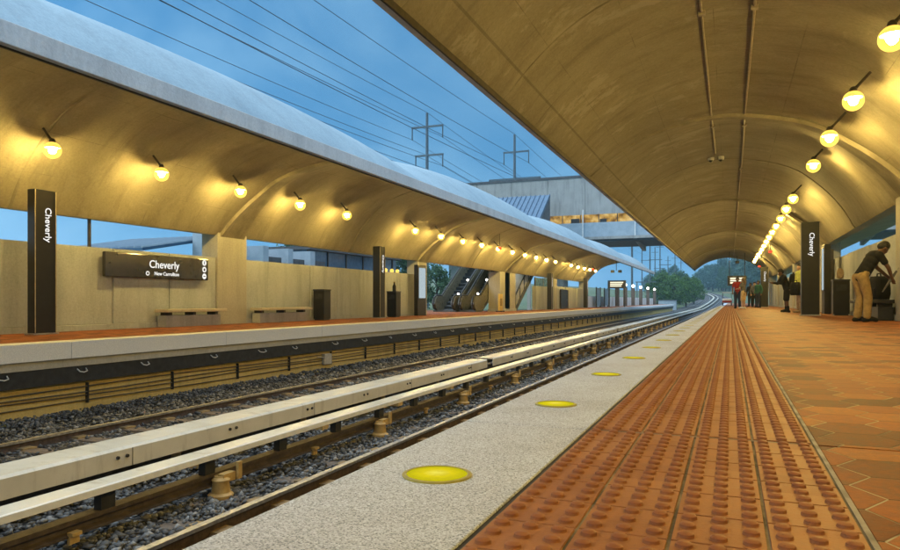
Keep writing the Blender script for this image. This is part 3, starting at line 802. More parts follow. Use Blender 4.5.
# ------------------------------------------------------------------ globe lamps
def lamp_spot(y,ratio,far,gap):
    best=None
    for i in range(14,NP):
        a=cpoint(i,y,0,far); b=cpoint(i+1,y,0,far)
        for k in range(8):
            x=a[0]+(b[0]-a[0])*k/8; z=a[1]+(b[1]-a[1])*k/8; e=abs(x/(z-H0)-ratio)
            if best is None or e<best[0]: best=(e,x,z)
    f=1-gap/math.hypot(best[1],best[2]-H0); return best[1]*f,(best[2]-H0)*f+H0
def globe_lamps():
    def make(arm):
        r=empty('globe_lamp',(0,0,0))
        MB().tube([(0,0,.16),(arm*.07,.0,.24),(arm*.32,0,.52)],[.034,.024,.022],10).build('bracket',M['fixture'],r,smooth=True)
        MB().lathe([(.055,.13),(.06,.16),(.05,.20),(.03,.22)],n=16).build('lamp_cap',M['fixture'],r,smooth=True)
        g=MB().ball((0,0,0),.158,20,14).build('globe',M['globe'],r,smooth=True)
        MB().ball((0,0,.01),(.072,.072,.085),8,6).build('bulb',M['bulb'],g)
        MB().lathe([(.136,.045),(.128,.085),(.10,.118),(.06,.138),(.058,.136),(.097,.113),(.124,.083),(.132,.045)],n=20).build('hood',M['hood'],r,smooth=True)
        note(r); return r
    far=make(-1); near=make(1)
    fy=[9.36+2.735*i for i in range(22)]; ny=[10.3+3.0*i for i in range(19)]
    n=0
    for i,y in enumerate([3.9,6.6]+fy):
        if i-2 in (5,16): continue
        o=far if n==0 else copy_tree(far)
        xi,zi=cpoint(22,y,0,True)
        lx,lz=lamp_spot(y,-4.15,True,.58); o.location=(lx,y*lx/-12.0,lz); 
        tag(o,('hidden globe lamp before the view in the far canopy row' if i==0 else ORD[n]+' yellow globe lamp along the far canopy from the near end'),'globe lamp','globe lamps under the far canopy'); n+=1
    n=0
    for i,y in enumerate([-4.7,-1.7,1.3,4.3,7.3]+ny):
        if i-5 in (4,): continue
        o=near if n==0 else copy_tree(near); lx,lz=lamp_spot(y,.567,False,.46); o.location=(lx,y*lx/1.92,lz)
        tag(o,('globe lamp overhead behind or beside the camera in the near canopy row' if i<5 else ORD[n-5]+' yellow globe lamp under the near canopy from the camera'),'globe lamp','globe lamps under the near canopy'); n+=1
globe_lamps()
def small_ceiling():
    for X,Z,Y,far,lab in ((-11.0,H0+2.72,33.9,1,'small red signal lamp among the globe lamps, before the escalators'),(-11.0,H0+2.75,60,1,'small red signal lamp near the far canopy end'),
                      (2.15,H0+2.85,44,0,'small red signal lamp beside the near row of globes'),(2.15,H0+2.75,60,0,'small red signal lamp near the near canopy end')):
        r=empty('signal_lamp',(X,Y,Z)); tag(r,lab,'signal lamp')
        MB().box(-.10,.10,-.05,.05,-.07,.07).build('housing',M['fixture'],r,bevel=.01)
        MB().box(-.085,.085,-.062,-.052,-.055,.055).build('lens',M['redglow'],r)
        MB().tube([(0,0,.07),(0,0,.75)],.015,6).build('stem',M['fixture'],r)
    for i,dxx in ((0,-.14),(1,.14)):
        y=22.0; x,z=cpoint(13,y,-.05,False)
        r=empty('dome_camera',(x+dxx,y,z)); tag(r,'white dome security camera on the ceiling, '+('the one nearer the tracks' if i==0 else 'the one nearer the lamps'),'camera')
        MB().lathe([(.09,.05),(.09,-.03),(.07,-.05)],n=16).build('housing',M['white'],r,smooth=True)
        MB().ball((0,0,-.05),(.062,.062,.055),12,8).build('lens',M['black'],r,smooth=True)
    x,z=cpoint(17,67.2,0,False)
    r=empty('security_camera',(x,67.2,z)); tag(r,'dark security camera hanging at the near canopy end arch','camera')
    MB().tube([(0,0,0),(0,0,-.45)],.03,8).build('stem',M['fixture'],r); MB().box(-.16,.16,-.25,.25,-.66,-.44).build('housing',M['black'],r,bevel=.03)
    x,z=cpoint(16,67.4,0,True)
    r=empty('security_camera',(x,67.4,z)); tag(r,'dark security camera hanging at the far canopy end','camera')
    MB().tube([(0,0,0),(0,0,-.9)],.03,8).build('stem',M['fixture'],r)
    for s in (-.35,.35): MB().box(s-.16,s+.16,-.2,.2,-1.1,-.86).build('housing',M['black'],r,bevel=.03)
    x,z=cpoint(3,12.6,-.04,True)
    r=empty('junction_box',(x,12.6,z)); tag(r,'small reddish junction box on the pipe along the far canopy','junction box')
    MB().box(-.09,.09,-.14,.14,-.07,.03).build('box_body',M['rust'],r,bevel=.01); MB().box(-.07,.07,-.11,.11,-.082,-.072).build('cover',M['c_tan'],r)
small_ceiling()

# ------------------------------------------------------------------ pylons and signs
def pylon(X,Y,z0,h,w,d,far,lab,txt='Cheverly'):
    r=empty('name_pylon',(X,Y,z0)); tag(r,lab,'pylon','dark station name pylons')
    MB().box(-d/2,d/2,-w/2,w/2,.03,h).build('body',M['pylon'],r,bevel=.012)
    MB().box(-d/2-.03,d/2+.03,-w/2-.04,w/2+.04,0,.03).build('base_plate',M['steel'],r)
    for s in (-1,1):  # metal corner edges
        MB().box(d/2*.98,d/2+.012,s*(w/2-.012)-.006,s*(w/2-.012)+.006,.04,h-.01).build('edge_trim',M['conduit'],r)
    # lettering reads top to bottom on the faces
    sz=.185
    up=Vector((0,0,1))
    # face towards -Y (towards camera)
    if txt:
        fx=(0,0,-1)
        if far:
            m=basis(Vector((0,0,-1)),Vector((0,1,0)),Vector((1,0,0)),(d/2+.002,.05,h*.76))
            text_mesh('lettering',txt,sz,M['lettering'],r,m)
        else:
            m=basis(Vector((0,0,-1)),Vector((1,0,0)),Vector((0,-1,0)),(.03,-w/2-.002,h*.76))
            text_mesh('lettering',txt,sz,M['lettering'],r,m)
    return r
P1=(at(41,9.35),9.35)
pylon(-12.4,9.45,FL,2.80,.46,.20,True,'tall dark name pylon standing before the first wall, closest of the far platform')
pylon(-12.4,23.35,FL,2.72,.42,.30,True,'dark name pylon beside a dark bin and map case')
pylon(-12.4,50.3,FL,2.72,.42,.34,True,'dark name pylon past the escalators by a yellow lit pier')
pylon(-12.4,64.0,FL,2.75,.42,.34,True,'dark name pylon at the far canopy end')
pylon(2.14,22.4,0,2.69,.34,.46,False,'tall dark name pylon on the brick paving between bin and travellers')
pylon(2.14,51.0,0,2.72,.34,.46,False,'smaller looking dark name pylon deep under the near canopy')

def wall_sign():
    X=FARWALL+.10; r=empty('name_sign',(X,13.15,H0+.84)); tag(r,'long dark sign with station name and three round icons on the wall','sign')
    MB().box(-.05,.05,-1.66,1.66,-.285,.285).build('board',M['signface'],r,bevel=.02)
    m=lambda y,z:basis(Vector((0,1,0)),Vector((0,0,1)),Vector((1,0,0)),(.052,y,z))
    text_mesh('station_name','Cheverly',.27,M['lettering'],r,m(0.1,.05))
    text_mesh('destination','New Carrollton',.125,M['lettering'],r,m(.18,-.17))
    MB().tube([(.052,-.44,-.17),(.056,-.44,-.17)],.055,16).build('route_dot',M['lettering'],r)
    MB().tube([(.0565,-.44,-.17),(.058,-.44,-.17)],.032,16).build('route_dot_centre',M['signface'],r)
    for k,z in enumerate((.18,0,-.18)):
        MB().tube([(.052,1.5,z),(.056,1.5,z)],.075,18).build('round_icon',M['lettering'],r)
        if k==0: MB().box(.0565,.059,1.485,1.515,z-.04,z+.04).build('icon_mark',M['signface'],r)
        elif k==1: MB().box(.0565,.059,1.47,1.53,z-.03,z+.03).box(.0592,.061,1.485,1.515,z-.045,z+.0).build('icon_mark',M['signface'],r)
        else: MB().box(.0565,.059,1.46,1.54,z-.012,z+.012).build('icon_mark',M['signface'],r)
    for y in (-1.2,1.2): MB().box(-.10,-.05,y-.06,y+.06,-.1,.1).build('mounting',M['fixture'],r)
wall_sign()

def litter_bin(x,y,z,lab,top=None,w=.42):
    r=empty('litter_bin',(x,y,z)); tag(r,lab,'bin','dark square litter bins')
    MB().box(-w/2,w/2,-w/2,w/2,.04,1.0).build('body',M['pylon'],r,bevel=.012)
    b=MB(); b.box(-w/2-.012,w/2+.012,-w/2-.012,w/2+.012,1.0,1.045); b.build('lid',M['black'],r,bevel=.008)
    MB().box(-w/2+.03,w/2-.03,-w/2+.03,w/2-.03,0,.04).build('foot',M['black'],r)
    MB().box(-w*.32,w*.32,-w/2-.006,-w/2+.002,.72,.9).build('opening',M['blackmatte'],r)
    return r
litter_bin(-12.85,20.1,FL,'dark square bin standing alone against the far panel wall')
litter_bin(-12.6,25.0,FL,'dark square bin with a bottle on top beside name pylon')
litter_bin(2.98,22.9,0,'dark square bin with paper litter on its lid by the wall')
def bottle(x,y,z):
    r=empty('drink_bottle',(x,y,z)); tag(r,'dark drink bottle left standing on top of a bin','bottle')
    MB().lathe([(.07,0),(.075,.02),(.075,.2),(.03,.29),(.03,.34)],n=14).build('body',M['black'],r,smooth=True); MB().lathe([(.036,.34),(.036,.38)],n=12).build('cap',M['c_khaki'],r)
bottle(-12.55,24.95,FL+1.045)
def crumple():
    mb=MB(); bm=bmesh.new(); bmesh.ops.create_icosphere(bm,subdivisions=2,radius=1)
    for v in bm.verts: v.co=Vector((v.co.x*.09,v.co.y*.09,v.co.z*.16))*random.uniform(.65,1.35)+Vector((0,0,.15))
    me=bpy.data.meshes.new('paper_bag'); bm.to_mesh(me); bm.free(); me.materials.append(M['c_tan'])
    o=link(bpy.data.objects.new('paper_bag',me)); o.location=(2.96,22.85,1.045); tag(o,'crumpled brown paper bag left on the bin lid near the wall','paper bag')
crumple()
def map_case(x,y,z,lab,sg,w=.72):
    r=empty('map_case',(x,y,z)); tag(r,lab,'map case','tall dark map cases')
    MB().box(-.09,.09,-w/2,w/2,.0,2.25).build('case_body',M['pylon'],r,bevel=.01)
    MB().box(sg*.093,sg*.10,-w/2+.10,w/2-.08,.78,2.12).build('map_sheet',M['poster'],r)
    f=MB(); f.box(sg*.088,sg*.105,-w/2+.06,-w/2+.098,.74,2.16); f.box(sg*.088,sg*.105,w/2-.078,w/2-.04,.74,2.16); f.box(sg*.088,sg*.105,-w/2+.098,w/2-.078,2.122,2.16); f.box(sg*.088,sg*.105,-w/2+.098,w/2-.078,.74,.778)
    f.build('frame',M['black'],r)
map_case(-12.8,28.0,FL,'dark map case with a lit pale sheet beside the pier',1,.9)
map_case(2.9,25.4,0,'dark map case standing behind the tall pylon by the wall',-1)
# dark recess door on the near wall
def doorset(x,y,z,h,w,sg,lab):
    r=empty('service_door',(x,y,z)); tag(r,lab,'door')
    MB().box(-.03,.03,-w/2,w/2,0,h).build('leaf',M['pylon'],r); 
    f=MB(); f.box(-.05,.05,-w/2-.08,-w/2-.002,0,h+.08); f.box(-.05,.05,w/2+.002,w/2+.08,0,h+.08); f.box(-.05,.05,-w/2-.002,w/2+.002,h+.002,h+.08); f.build('frame',M['fixture'],r)
    MB().tube([(sg*.03,w*.35,h*.48),(sg*.07,w*.35,h*.48),(sg*.07,w*.25,h*.48)],.014,8).build('handle',M['steel'],r)
doorset(3.22,27.2,0,2.1,.9,-1,'dark service door in the near wall behind the map case')
doorset(-13.1,58.2,FL,1.55,2.6,1,'wide dark door in the wall under the far canopy end')

# ------------------------------------------------------------------ escalators and enclosure
def escalator(x0,x1,yb,zb,yt,zt,lab):
    r=empty('escalator',((x0+x1)/2,yb,zb)); tag(r,lab,'escalator'); ox,oy,oz=(x0+x1)/2,yb,zb
    hw=(x1-x0)/2; L=yt-yb; Hh=zt-zb
    # truss
    MB().prism([(0,-.02),(1.0,-.02),(L,Hh-1.0),(L,Hh-.15),(1.0,.10),(0,.10)],'x',-hw,hw).build('truss',M['darksoffit'],r)
    st=MB(); n=int((L-1.2)/.4)
    for i in range(n):
        y=1.1+i*.4; z=.12+(y-1.0)/(L-1.0)*(Hh-.15); st.box(-hw+.28,hw-.28,y,y+.41,z-.16,z+.14)
    st.build('steps',M['black'],r)
    for s in (-1,1):
        x=s*(hw-.14)
        MB().prism([(.15,.1),(1.0,.1),(L,Hh-.15),(L,Hh+.75),(1.0,.95),(.15,.95),(-.15,.78),(-.28,.52),(-.15,.26)],'x',x-.10,x+.10).build('balustrade',M['balus'],r,smooth=True)
        pts=[(x,.3,.09),(x,-.2,.2),(x,-.34,.52),(x,-.2,.86),(x,.15,1.0),(x,1.0,1.0),(x,L,Hh+.82)]
        MB().tube(pts,.05,8).build('handrail',M['blackmatte'],r,smooth=True)
        MB().tube([(x,-.30,.5),(x,-.33,.5)],.09,12).build('newel_cap',M['steel'],r)
    for i in range(5):
        t=.12+.2*i; y=L*t; z=1.0*0+.12+t*(Hh)
        MB().ball((hw-.26,y,z+.42),.07,10,8).build('side_lamp',M['whitelamp'],r)
escalator(-16.6,-15.1,38.2,FL,46.4,FL+4.5,'escalator rising behind the open bay, closest to the trees')
escalator(-15.0,-13.9,38.4,FL,46.6,FL+4.5,'dark escalator half hidden by the yellow lit block wall')
def block_wall():
    r=empty('stair_wall',(0,0,0)); tag(r,'wide yellow lit concrete block wall beside the escalators','wall')
    MB().box(-13.9,-13.14,40.6,43.9,FL-.02,side(PROF[NP],True)[1]-.02).build('wall_body',M['pier'],r,bevel=.01)
    MB().box(-13.95,-13.09,40.55,43.95,FL-.02,FL+.16).build('plinth',M['wall'],r,bevel=.01)
block_wall()
def notice():
    r=empty('notice_board',(-12.9,39.9,FL)); tag(r,'small yellow notice board standing before the block wall','notice board')
    MB().box(-.05,.05,-.33,.33,.06,1.08).build('panel',flat('yellow_board',(.62,.45,.10),.5),r,bevel=.01)
    MB().box(.052,.056,-.2,.2,.35,.8).build('printed_sheet',M['c_khaki'],r)
    for s in (-.25,.25): MB().box(-.2,.2,s-.02,s+.02,0,.06).build('foot',M['black'],r)
notice()
def glass_screen():
    r=empty('glass_screen',(-13.3,50,FL)); tag(r,'blue tinted glass screen above the wall past the escalators','screen')
    MB().box(-.03,.03,-.6,4.0,1.62,2.38).build('pane',M['blueglass'],r)
    for y in (-.6,1.7,4.): MB().box(-.05,.05,y-.04,y+.04,1.6,2.4).build('mullion',M['fixture'],r)
glass_screen()
def staircase():
    r=empty('staircase',(-14.3,45.6,FL)); tag(r,'staircase with dark sloping handrail between block wall and panel wall','staircase')
    MB().prism([(0,0),(.5,0),(9,4.9),(9,5.4)],'x',.52,.60).build('stringer',M['darksoffit'],r)
    st=MB()
    for i in range(24): st.box(-.9,.5,i*.36,i*.36+.37,i*.2,i*.2+.2)
    st.build('steps',M['beam'],r)
    MB().tube([(.56,0,.9),(.56,9,6.3)],.06,8).build('handrail',M['black'],r)
    m=MB()
    for i in range(8): m.tube([(.56,.3+i*1.1,.2+i*.63),(.56,.3+i*1.1,1.1+i*.66)],.03,6)
    m.build('baluster',M['black'],r)
staircase()
def escalator_roof():
    r=empty('escalator_roof',(0,0,0)); tag(r,'sloping blue seamed metal roof between far canopy and concrete bridge','roof')
    x0,x1=-23.2,-17.1; ya,yb=61.5,69.5; za,zb=H0+5.2,H0+10.9
    MB().prism([(ya,za),(yb,zb),(yb,zb-.25),(ya,za-.25)],'x',x0,x1).build('roof_sheet',M['bluemetal'],r)
    s=MB(); n=12
    for i in range(n+1):
        x=x0+.05+(x1-x0-.1)*i/n; s.prism([(ya,za+.002),(yb,zb+.002),(yb,zb+.10),(ya,za+.10)],'x',x-.03,x+.03)
    s.build('seam',M['bluemetal'],r)
    MB().prism([(ya,za-.3),(yb,zb-.3),(yb,za-.6),(ya,za-.6)],'x',x1-.02,x1-.12).build('side_wall',M['darksoffit'],r)
    for (x,y) in ((-17.4,62.5),(-17.4,68.8),(-22.9,62.5),(-22.9,68.8)): MB().box(x-.15,x+.15,y-.15,y+.15,BEDZ,za-.2 if y<65 else zb-1.1).build('column',M['pier'],r)
escalator_roof()

# ------------------------------------------------------------------ pedestrian bridge
def bridge():
    r=empty('footbridge',(0,72,0)); tag(r,'high concrete footbridge with a lit window band crossing over the tracks','bridge')
    X0,X1=-46,24; Z=lambda v:H0+v
    mb=MB(); x=X0
    while x<X1-.1:
        mb.box(x+.02,min(x+4,X1)-.02,0,8,Z(9.0),Z(12.9)); x+=4
    mb.build('upper_wall',M['bridge'],r)
    MB().box(X0,X1,-.06,8.06,Z(12.9),Z(13.15)).build('coping',M['darksoffit'],r)
    MB().box(X0,X1,.3,7.7,Z(9.2),Z(12.8)).build('core',M['darksoffit'],r)
    mb=MB(); mb.box(-24,X1,.06,.10,Z(8.15),Z(9.0)); mb.build('window_band',M['warmwin'],r)
    mb=MB()
    for x in np.arange(-24,X1,1.9): mb.box(x-.04,x+.04,-.0,.055,Z(8.15),Z(8.998))
    mb.box(-24,-22.8,.0,.05,Z(8.15),Z(8.99)); mb.box(-21.6,-20.8,.0,.05,Z(8.15),Z(8.99)); mb.box(-12.5,-11.8,0,.05,Z(8.15),Z(8.5)); mb.box(-19.2,-17.6,0,.05,Z(8.15),Z(8.4)); mb.box(-15.5,-14.6,0,.05,Z(8.15),Z(8.62)); mb.build('mullion',M['fixture'],r)
    MB().box(X0,-24.02,.1,7.9,Z(6.2),Z(9.19)).build('stair_hall_wall',M['bridge'],r)
    MB().box(-24,X1,-.12,.05,Z(6.6),Z(8.14)).build('lower_panel',M['palepanel'],r)
    MB().box(X0,X1,-.2,8.2,Z(6.15),Z(6.58)).build('deck',M['darksoffit'],r)
    mb=MB(); mb.box(-24,X1,-.55,-.21,Z(6.35),Z(6.62)); mb.build('gutter',M['bridge'],r)
    for x in np.arange(-19.5,X1,5.3):
        MB().box(x-.05,x+.05,-.28,-.13,Z(6.64),Z(9.5)).build('post',M['white'],r)
        MB().prism([(-.6,Z(6.34)),(8,Z(5.6)),(8,Z(6.14)),(-.6,Z(6.34)+.02)],'x',x-.18,x+.18).build('bracket_beam',M['bridge'],r)
    for x in (-30,-17.5,7.5,18): MB().box(x-.6,x+.6,3,5,BEDZ-.5,Z(6.14)).build('column',M['bridge'],r,bevel=.03)
bridge()

# ------------------------------------------------------------------ buildings glimpsed through the slot
def shed():
    r=empty('shed',(-25,24,0)); tag(r,'building with a blue ribbed lean-to roof seen through the wall slot','building')
    Y=24.5; x0,x1=at(141,Y),at(200,Y)
    zt,zb=H0+2.95,H0+2.1
    MB().prism([(-3.4,zb),(1.2,zt),(1.2,zt-.12),(-3.4,zb-.12)],'x',-1.8,3.6).build('roof',M['bluemetal'],r)
    s=MB()
    for i in range(14): x=-1.75+i*5.3/13; s.prism([(-3.4,zb+.002),(1.2,zt+.002),(1.2,zt+.07),(-3.4,zb+.07)],'x',x-.03,x+.03)
    s.build('roof_seam',M['palepanel'],r)
    MB().box(-1.6,3.4,-3.0,1.1,BEDZ,zb-.14).build('wall',M['bridge'],r)
    MB().box(3.7,4.2,-.8,1.0,BEDZ,H0+2.9).build('corner_post',M['palepanel'],r)
shed()
def pavilion():
    r=empty('pavilion',(-21,28,0)); tag(r,'low pavilion with dark flat roofs and pale posts seen through the second slot','building')
    MB().box(-2,1.2,-2.5,3.0,BEDZ,H0+1.75).build('wall',M['bridge'],r)
    for i in range(3):
        y=-2.2+i*1.9
        MB().box(-2.2,1.3,y+.3,y+1.5,H0+1.76,H0+2.05).build('roof',M['darksoffit'],r)
        MB().box(-2.2,1.5,y-.15,y+.25,H0+1.6,H0+2.5).build('beam_end',M['palepanel'],r)
pavilion()
def glass_building():
    r=empty('glass_building',(-22,35,0)); tag(r,'dark blue glass fronted building beyond the second wall slot','building')
    MB().box(-3,1.0,-3.6,7.0,BEDZ,H0+2.75).build('wall',M['blueglass'],r)
    m=MB()
    for y in (-3.6,-1.6,.4,2.4,4.4,6.4): m.box(1.0,1.06,y-.05,y+.05,BEDZ,H0+2.75)
    m.build('mullion',M['fixture'],r)
    MB().box(-3.2,1.3,-3.8,7.2,H0+2.752,H0+2.95).build('roof',M['darksoffit'],r)
    for y in (5.0,5.9,6.7): MB().ball((1.25,y,H0+2.0),.13,10,8).build('wall_lamp',M['globe'],r)
glass_building()

# ------------------------------------------------------------------ open platform end beyond the canopy
def lamp_posts():
    root=empty('lamp_post',(0,0,FL))
    MB().box(-.24,.24,-.24,.24,0,2.45).build('post',M['tie'],root,bevel=.02)
    MB().tube([(0,0,2.45),(.0,0,2.6)],.06,8).build('neck',M['fixture'],root)
    MB().ball((0,0,2.78),.2,12,8).build('globe',M['whitelamp'],root,smooth=True)
    note(root)
    for i,y in enumerate((86,93,101,110,120,131)):
        o=root if i==0 else copy_tree(root); o.location=(-12.8,y,FL)
        tag(o,ORD[i]+' grey lamp post beyond the far canopy end','lamp post','lamp posts on the open far platform')
lamp_posts()
panel_wall(-13.3,-.25,69,134,FL-.03,FL+1.15,'low pale panel wall along the open end of the far platform',mat=M['white'],step=3.2,base=False)
for i,y in enumerate((73.5,78.5)):
    r=empty('windscreen',(-12.9,y,FL)); tag(r,('pale windscreen panel just past the far canopy' if i==0 else 'second pale windscreen panel past the far canopy'),'windscreen')
    MB().box(-.04,.04,-1.2,1.2,.15,2.0).build('panel',M['palepanel'],r)
    for s in (-1.2,1.2): MB().box(-.06,.06,s-.05,s+.05,0,2.1).build('post',M['black'],r)
def message_sign(x,y,z0,ztop,lab,w=1.35,rz=0):
    r=empty('message_sign',(x,y,z0)); tag(r,lab,'sign')
    MB().box(-w/2,w/2,-.14,.14,-.42,.42).build('case',M['black'],r,bevel=.03)
    s=MB()
    for k in range(3): s.box(-w*.36,w*.36-.1*k,-.152,-.143,.14-.19*k,.26-.19*k)
    s.build('screen',M['screen'],r)
    for q in (-w*.4,w*.4): MB().tube([(q,0,.42),(q,0,ztop-z0)],.03,8).build('hanger',M['fixture'],r)
    return r
message_sign(.55,63.5,H0+1.72,cpoint(17,63.5,0,False)[1],'hanging message sign above people deep under the near canopy',1.5)
r=message_sign(-11.2,75.0,H0+1.78,H0+2.2,'lit message sign on posts past the far canopy end',1.9)
for q in (-.8,.8): MB().box(q-.06,q+.06,-.06,.06,FL-H0-1.78,-.42).build('post',M['black'],r)
r=empty('equipment_cabinet',(-11.2,139.5,BEDZ)); tag(r,'blue grey cabinet beside the tracks at the far platform end','cabinet')
MB().box(-1.6,1.6,-1,1,0,2.0).build('cabinet_body',M['palepanel'],r); MB().box(-1.7,1.7,-1.1,1.1,2.0,2.1).build('roof',M['darksoffit'],r)
def cart():
    r=empty('utility_cart',(at(727,70),70,0)); tag(r,'small white and red cart parked at the distant platform end','cart')
    MB().prism([(-.6,.25),(-.6,.62),(-.45,.66),(.1,.66),(.1,.25)],'x',-.4,.4).build('body',M['white'],r,bevel=.02)
    MB().box(-.41,.41,-.64,-.602,.28,.45).build('bumper',M['c_red'],r)
    MB().box(-.42,.42,-.5,.5,1.18,1.24).build('roof',M['white'],r); 
    for x in (-.38,.38):
        for y in (-.45,.45): MB().box(x-.02,x+.02,y-.02,y+.02,.6,1.18).build('roof_post',M['black'],r)
        for y in (-.35,.35): MB().tube([(x-.05,y,.16),(x+.05,y,.16)],.16,14).build('wheel',M['blackmatte'],r)
    MB().box(-.35,.35,.12,.5,.25,.55).build('seat',M['black'],r)
cart()

# ------------------------------------------------------------------ power poles, wires, catenary posts
def power_pole(x,y,h,arms,lab):
    r=empty('power_pole',(x,y,BEDZ)); tag(r,lab,'power pole'); b=H0-BEDZ
    MB().tube([(0,0,0),(0,0,h+b)],[.33,.2],10).build('pole',M['polesteel'],r,smooth=True)
    for (z,a0,a1,dr) in arms:
        MB().box(a0,a1,-.13,.13,z+b-.13,z+b+.13).build('cross_arm',M['polesteel'],r)
        for a in (a0+.1,a1-.1): MB().tube([(a,0,z+b-.13),(a,0,z+b-dr)],.10,6).build('insulator',M['polesteel'],r)
    return r
power_pole(-43,96.6,28.8,[(26.7,-2.6,2.7,1.9),(22.3,-2.0,2.7,1.9)],'tall pole with two cross arms against the sky above far roof')
power_pole(-34.3,114,28.6,[(25.6,-2.0,2.6,2.1),(21.0,-4.6,4.6,1.8)],'tall pole with wide lower arm standing behind the concrete bridge')
def wire(x,z,y1,sag,lab,n=40,span=190):
    pts=[]
    y0=y1-span
    for k in range(n+1):
        t=k/n; y=y0+(y1-y0)*t; pts.append((x,y,H0+z-sag*4*t*(1-t)))
    for k in range(1,n+1):
        t=k/n; y=y1+span*t; pts.append((x,y,H0+z-sag*4*t*(1-t)))
    tag(MB().tube(pts,.035,5).build('power_line',M['wire']),lab,'wire','overhead power lines')
for x,z in ((-45.5,24.9),(-40.4,24.9),(-44.9,20.5),(-40.4,20.5),(-43.0,28.9),(-43.6,22.6)):
    wire(x,z,96.6,2.3,'thin dark power line running to the pole above the far roof')
for x,z in ((-36.2,23.6),(-31.8,23.6),(-38.8,19.2),(-29.8,19.2),(-34.3,28.7)):
    wire(x,z,114,2.3,'thin dark power line running to the pole behind the bridge',span=210)
def catenary():
    root=empty('catenary_mast',(0,0,0))
    MB().tube([(0,0,0),(0,0,17)],[.20,.13],8).build('mast',M['polesteel'],root)
    MB().box(-.3,2.6,-.06,.06,11.0,11.15).build('arm',M['polesteel'],root); MB().box(-.9,.9,-.05,.05,15.5,15.62).build('cross_arm',M['polesteel'],root)
    note(root); sp=[(632,118,1.1),(650,160,1.0),(655,190,.95),(660,172,.95),(668,230,.95),(675,205,.9),(681,260,1.0),(642,210,1.25)]
    for i,(px,y,s) in enumerate(sp):
        o=root if i==0 else copy_tree(root); o.location=(at(px,y),y,BEDZ); o.scale=(1,1,s)
        tag(o,ORD[i]+' thin catenary mast from the bridge, against the sky behind the far platform','mast','catenary masts')
    r=empty('catenary_beam',(at(638,150),150,H0+4.0)); tag(r,'thin cross beam between the catenary masts','beam')
    L=at(652,150)-at(634,150); MB().box(-.5,L,-.1,.1,-.1,.1).build('beam',M['polesteel'],r); MB().box(-.3,-.1,-.1,.1,BEDZ-H0-4.0,-.1).build('upright',M['polesteel'],r)
catenary()

# ------------------------------------------------------------------ trees
def tree_proto(name,h,w,mat,nclump,nleaf,seed,leafsize):
    rr=random.Random(seed); r=empty(name,(0,0,0))
    tk=MB(); tk.tube([(0,0,-.3),(w*.02,0,h*.25),(w*.04,w*.02,h*.55),(0,w*.03,h*.8)],[h*.032,h*.024,h*.015,h*.005],8)
    cl=[]
    for i in range(nclump):
        a=rr.uniform(0,6.283); f=(i+.5)/nclump; z=h*(.22+.74*f)
        env=math.sin(PI*min(1,(.14+.86*f)**.85))**.7
        rad=w*.5*env*rr.uniform(.35,1.0)
        c=Vector((math.cos(a)*rad,math.sin(a)*rad,z)); cl.append((c,w*rr.uniform(.10,.2)))
        if i%2==0: tk.tube([(w*.03,w*.01,max(h*.2,z-h*.18)),(c.x*.5,c.y*.5,z-h*.07),tuple(c)],[h*.011,h*.007,h*.002],5)
    tk.build('trunk',M['bark'],r,smooth=True)
    V=[];F=[]
    for (c,cr_) in cl:
        for _ in range(nleaf):
            d=Vector((rr.gauss(0,1),rr.gauss(0,1),rr.gauss(0,.75))); d.normalize(); p=c+d*cr_*(rr.random()**.45)
            s=leafsize*rr.uniform(.6,1.4); n=Vector((rr.gauss(0,1),rr.gauss(0,1),rr.gauss(0,1)+.6)).normalized(); u=n.orthogonal().normalized(); u.rotate(Matrix.Rotation(rr.uniform(0,6.28),3,n)); v=n.cross(u)
            b=len(V); V+=[tuple(p-u*s),tuple(p+v*s*.5),tuple(p+u*s),tuple(p-v*s*.5)]; F.append((b,b+1,b+2,b+3))
    mb=MB(); mb.v=V; mb.f=F; mb.m=[0]*len(F); mb.build('crown',mat,r,fix=False)
    note(r); return r
def trees():
    A=tree_proto('tree',10,8,M['leaf_a'],46,90,1,.26); B=tree_proto('tree',13,9,M['leaf_b'],46,80,2,.32); C=tree_proto('tree',15,11,M['leaf_c'],46,75,3,.42)
    B2=tree_proto('tree',11,9.5,M['leaf_b'],44,80,5,.3); C2=tree_proto('tree',13,12,M['leaf_c'],46,75,8,.42)
    used=set()
    def put(P,x,y,s,lab,g,zoff=0,sz=None):
        o=P if P.name not in used else copy_tree(P); used.add(P.name)
        zb=gz(x,y)-.15+zoff
        o.location=(x,y,zb); o.scale=(s,s,sz or s); o.rotation_euler=(0,0,random.uniform(0,6.28)); tag(o,lab,'tree',g)
    g='trees beside the tracks past the far platform'
    for i,(px,y,s,P) in enumerate(((664,152,.78,A),(674,150,.72,A),(686,158,.68,A),(694,172,.66,A),(657,165,.7,B2),(680,176,.72,B2))):
        put(P,at(px,y),y,s,['bright green tree by the far platform end, furthest from the tracks','bright green tree behind the far platform lamp posts','bright green tree beside the curving tracks','low green tree closest to the curving tracks','dark green tree behind the lamp posts','darker tree behind the bright green trees'][i],g)
    k=0
    for i in range(64):
        y=random.uniform(235,400); px=random.uniform(696,768); X=at(px,y)
        cx=-5.5+dx(y)
        if abs(X-cx)<9: X=cx+(random.uniform(10,16) if X>cx else -random.uniform(10,16))
        put(random.choice([C,C2,B]),X,y,random.uniform(.55,.95),'blue green tree in the distant wood where the tracks curve away','distant wooded hillside',-.4)
    for i in range(16):
        y=random.uniform(290,380); X=at(random.uniform(640,700),y)
        put(random.choice([C,C2]),X,y,random.uniform(.4,.55),'distant low tree on the skyline behind the bright green trees','distant trees behind the far platform',0)
    for i in range(13):
        y=random.uniform(41,62); X=random.uniform(-31,-23)
        put(random.choice([B,B2,C2]),X,y,random.uniform(.36,.46),'leafy tree glimpsed through the open bay behind the escalators','trees behind the escalators',0)
trees()

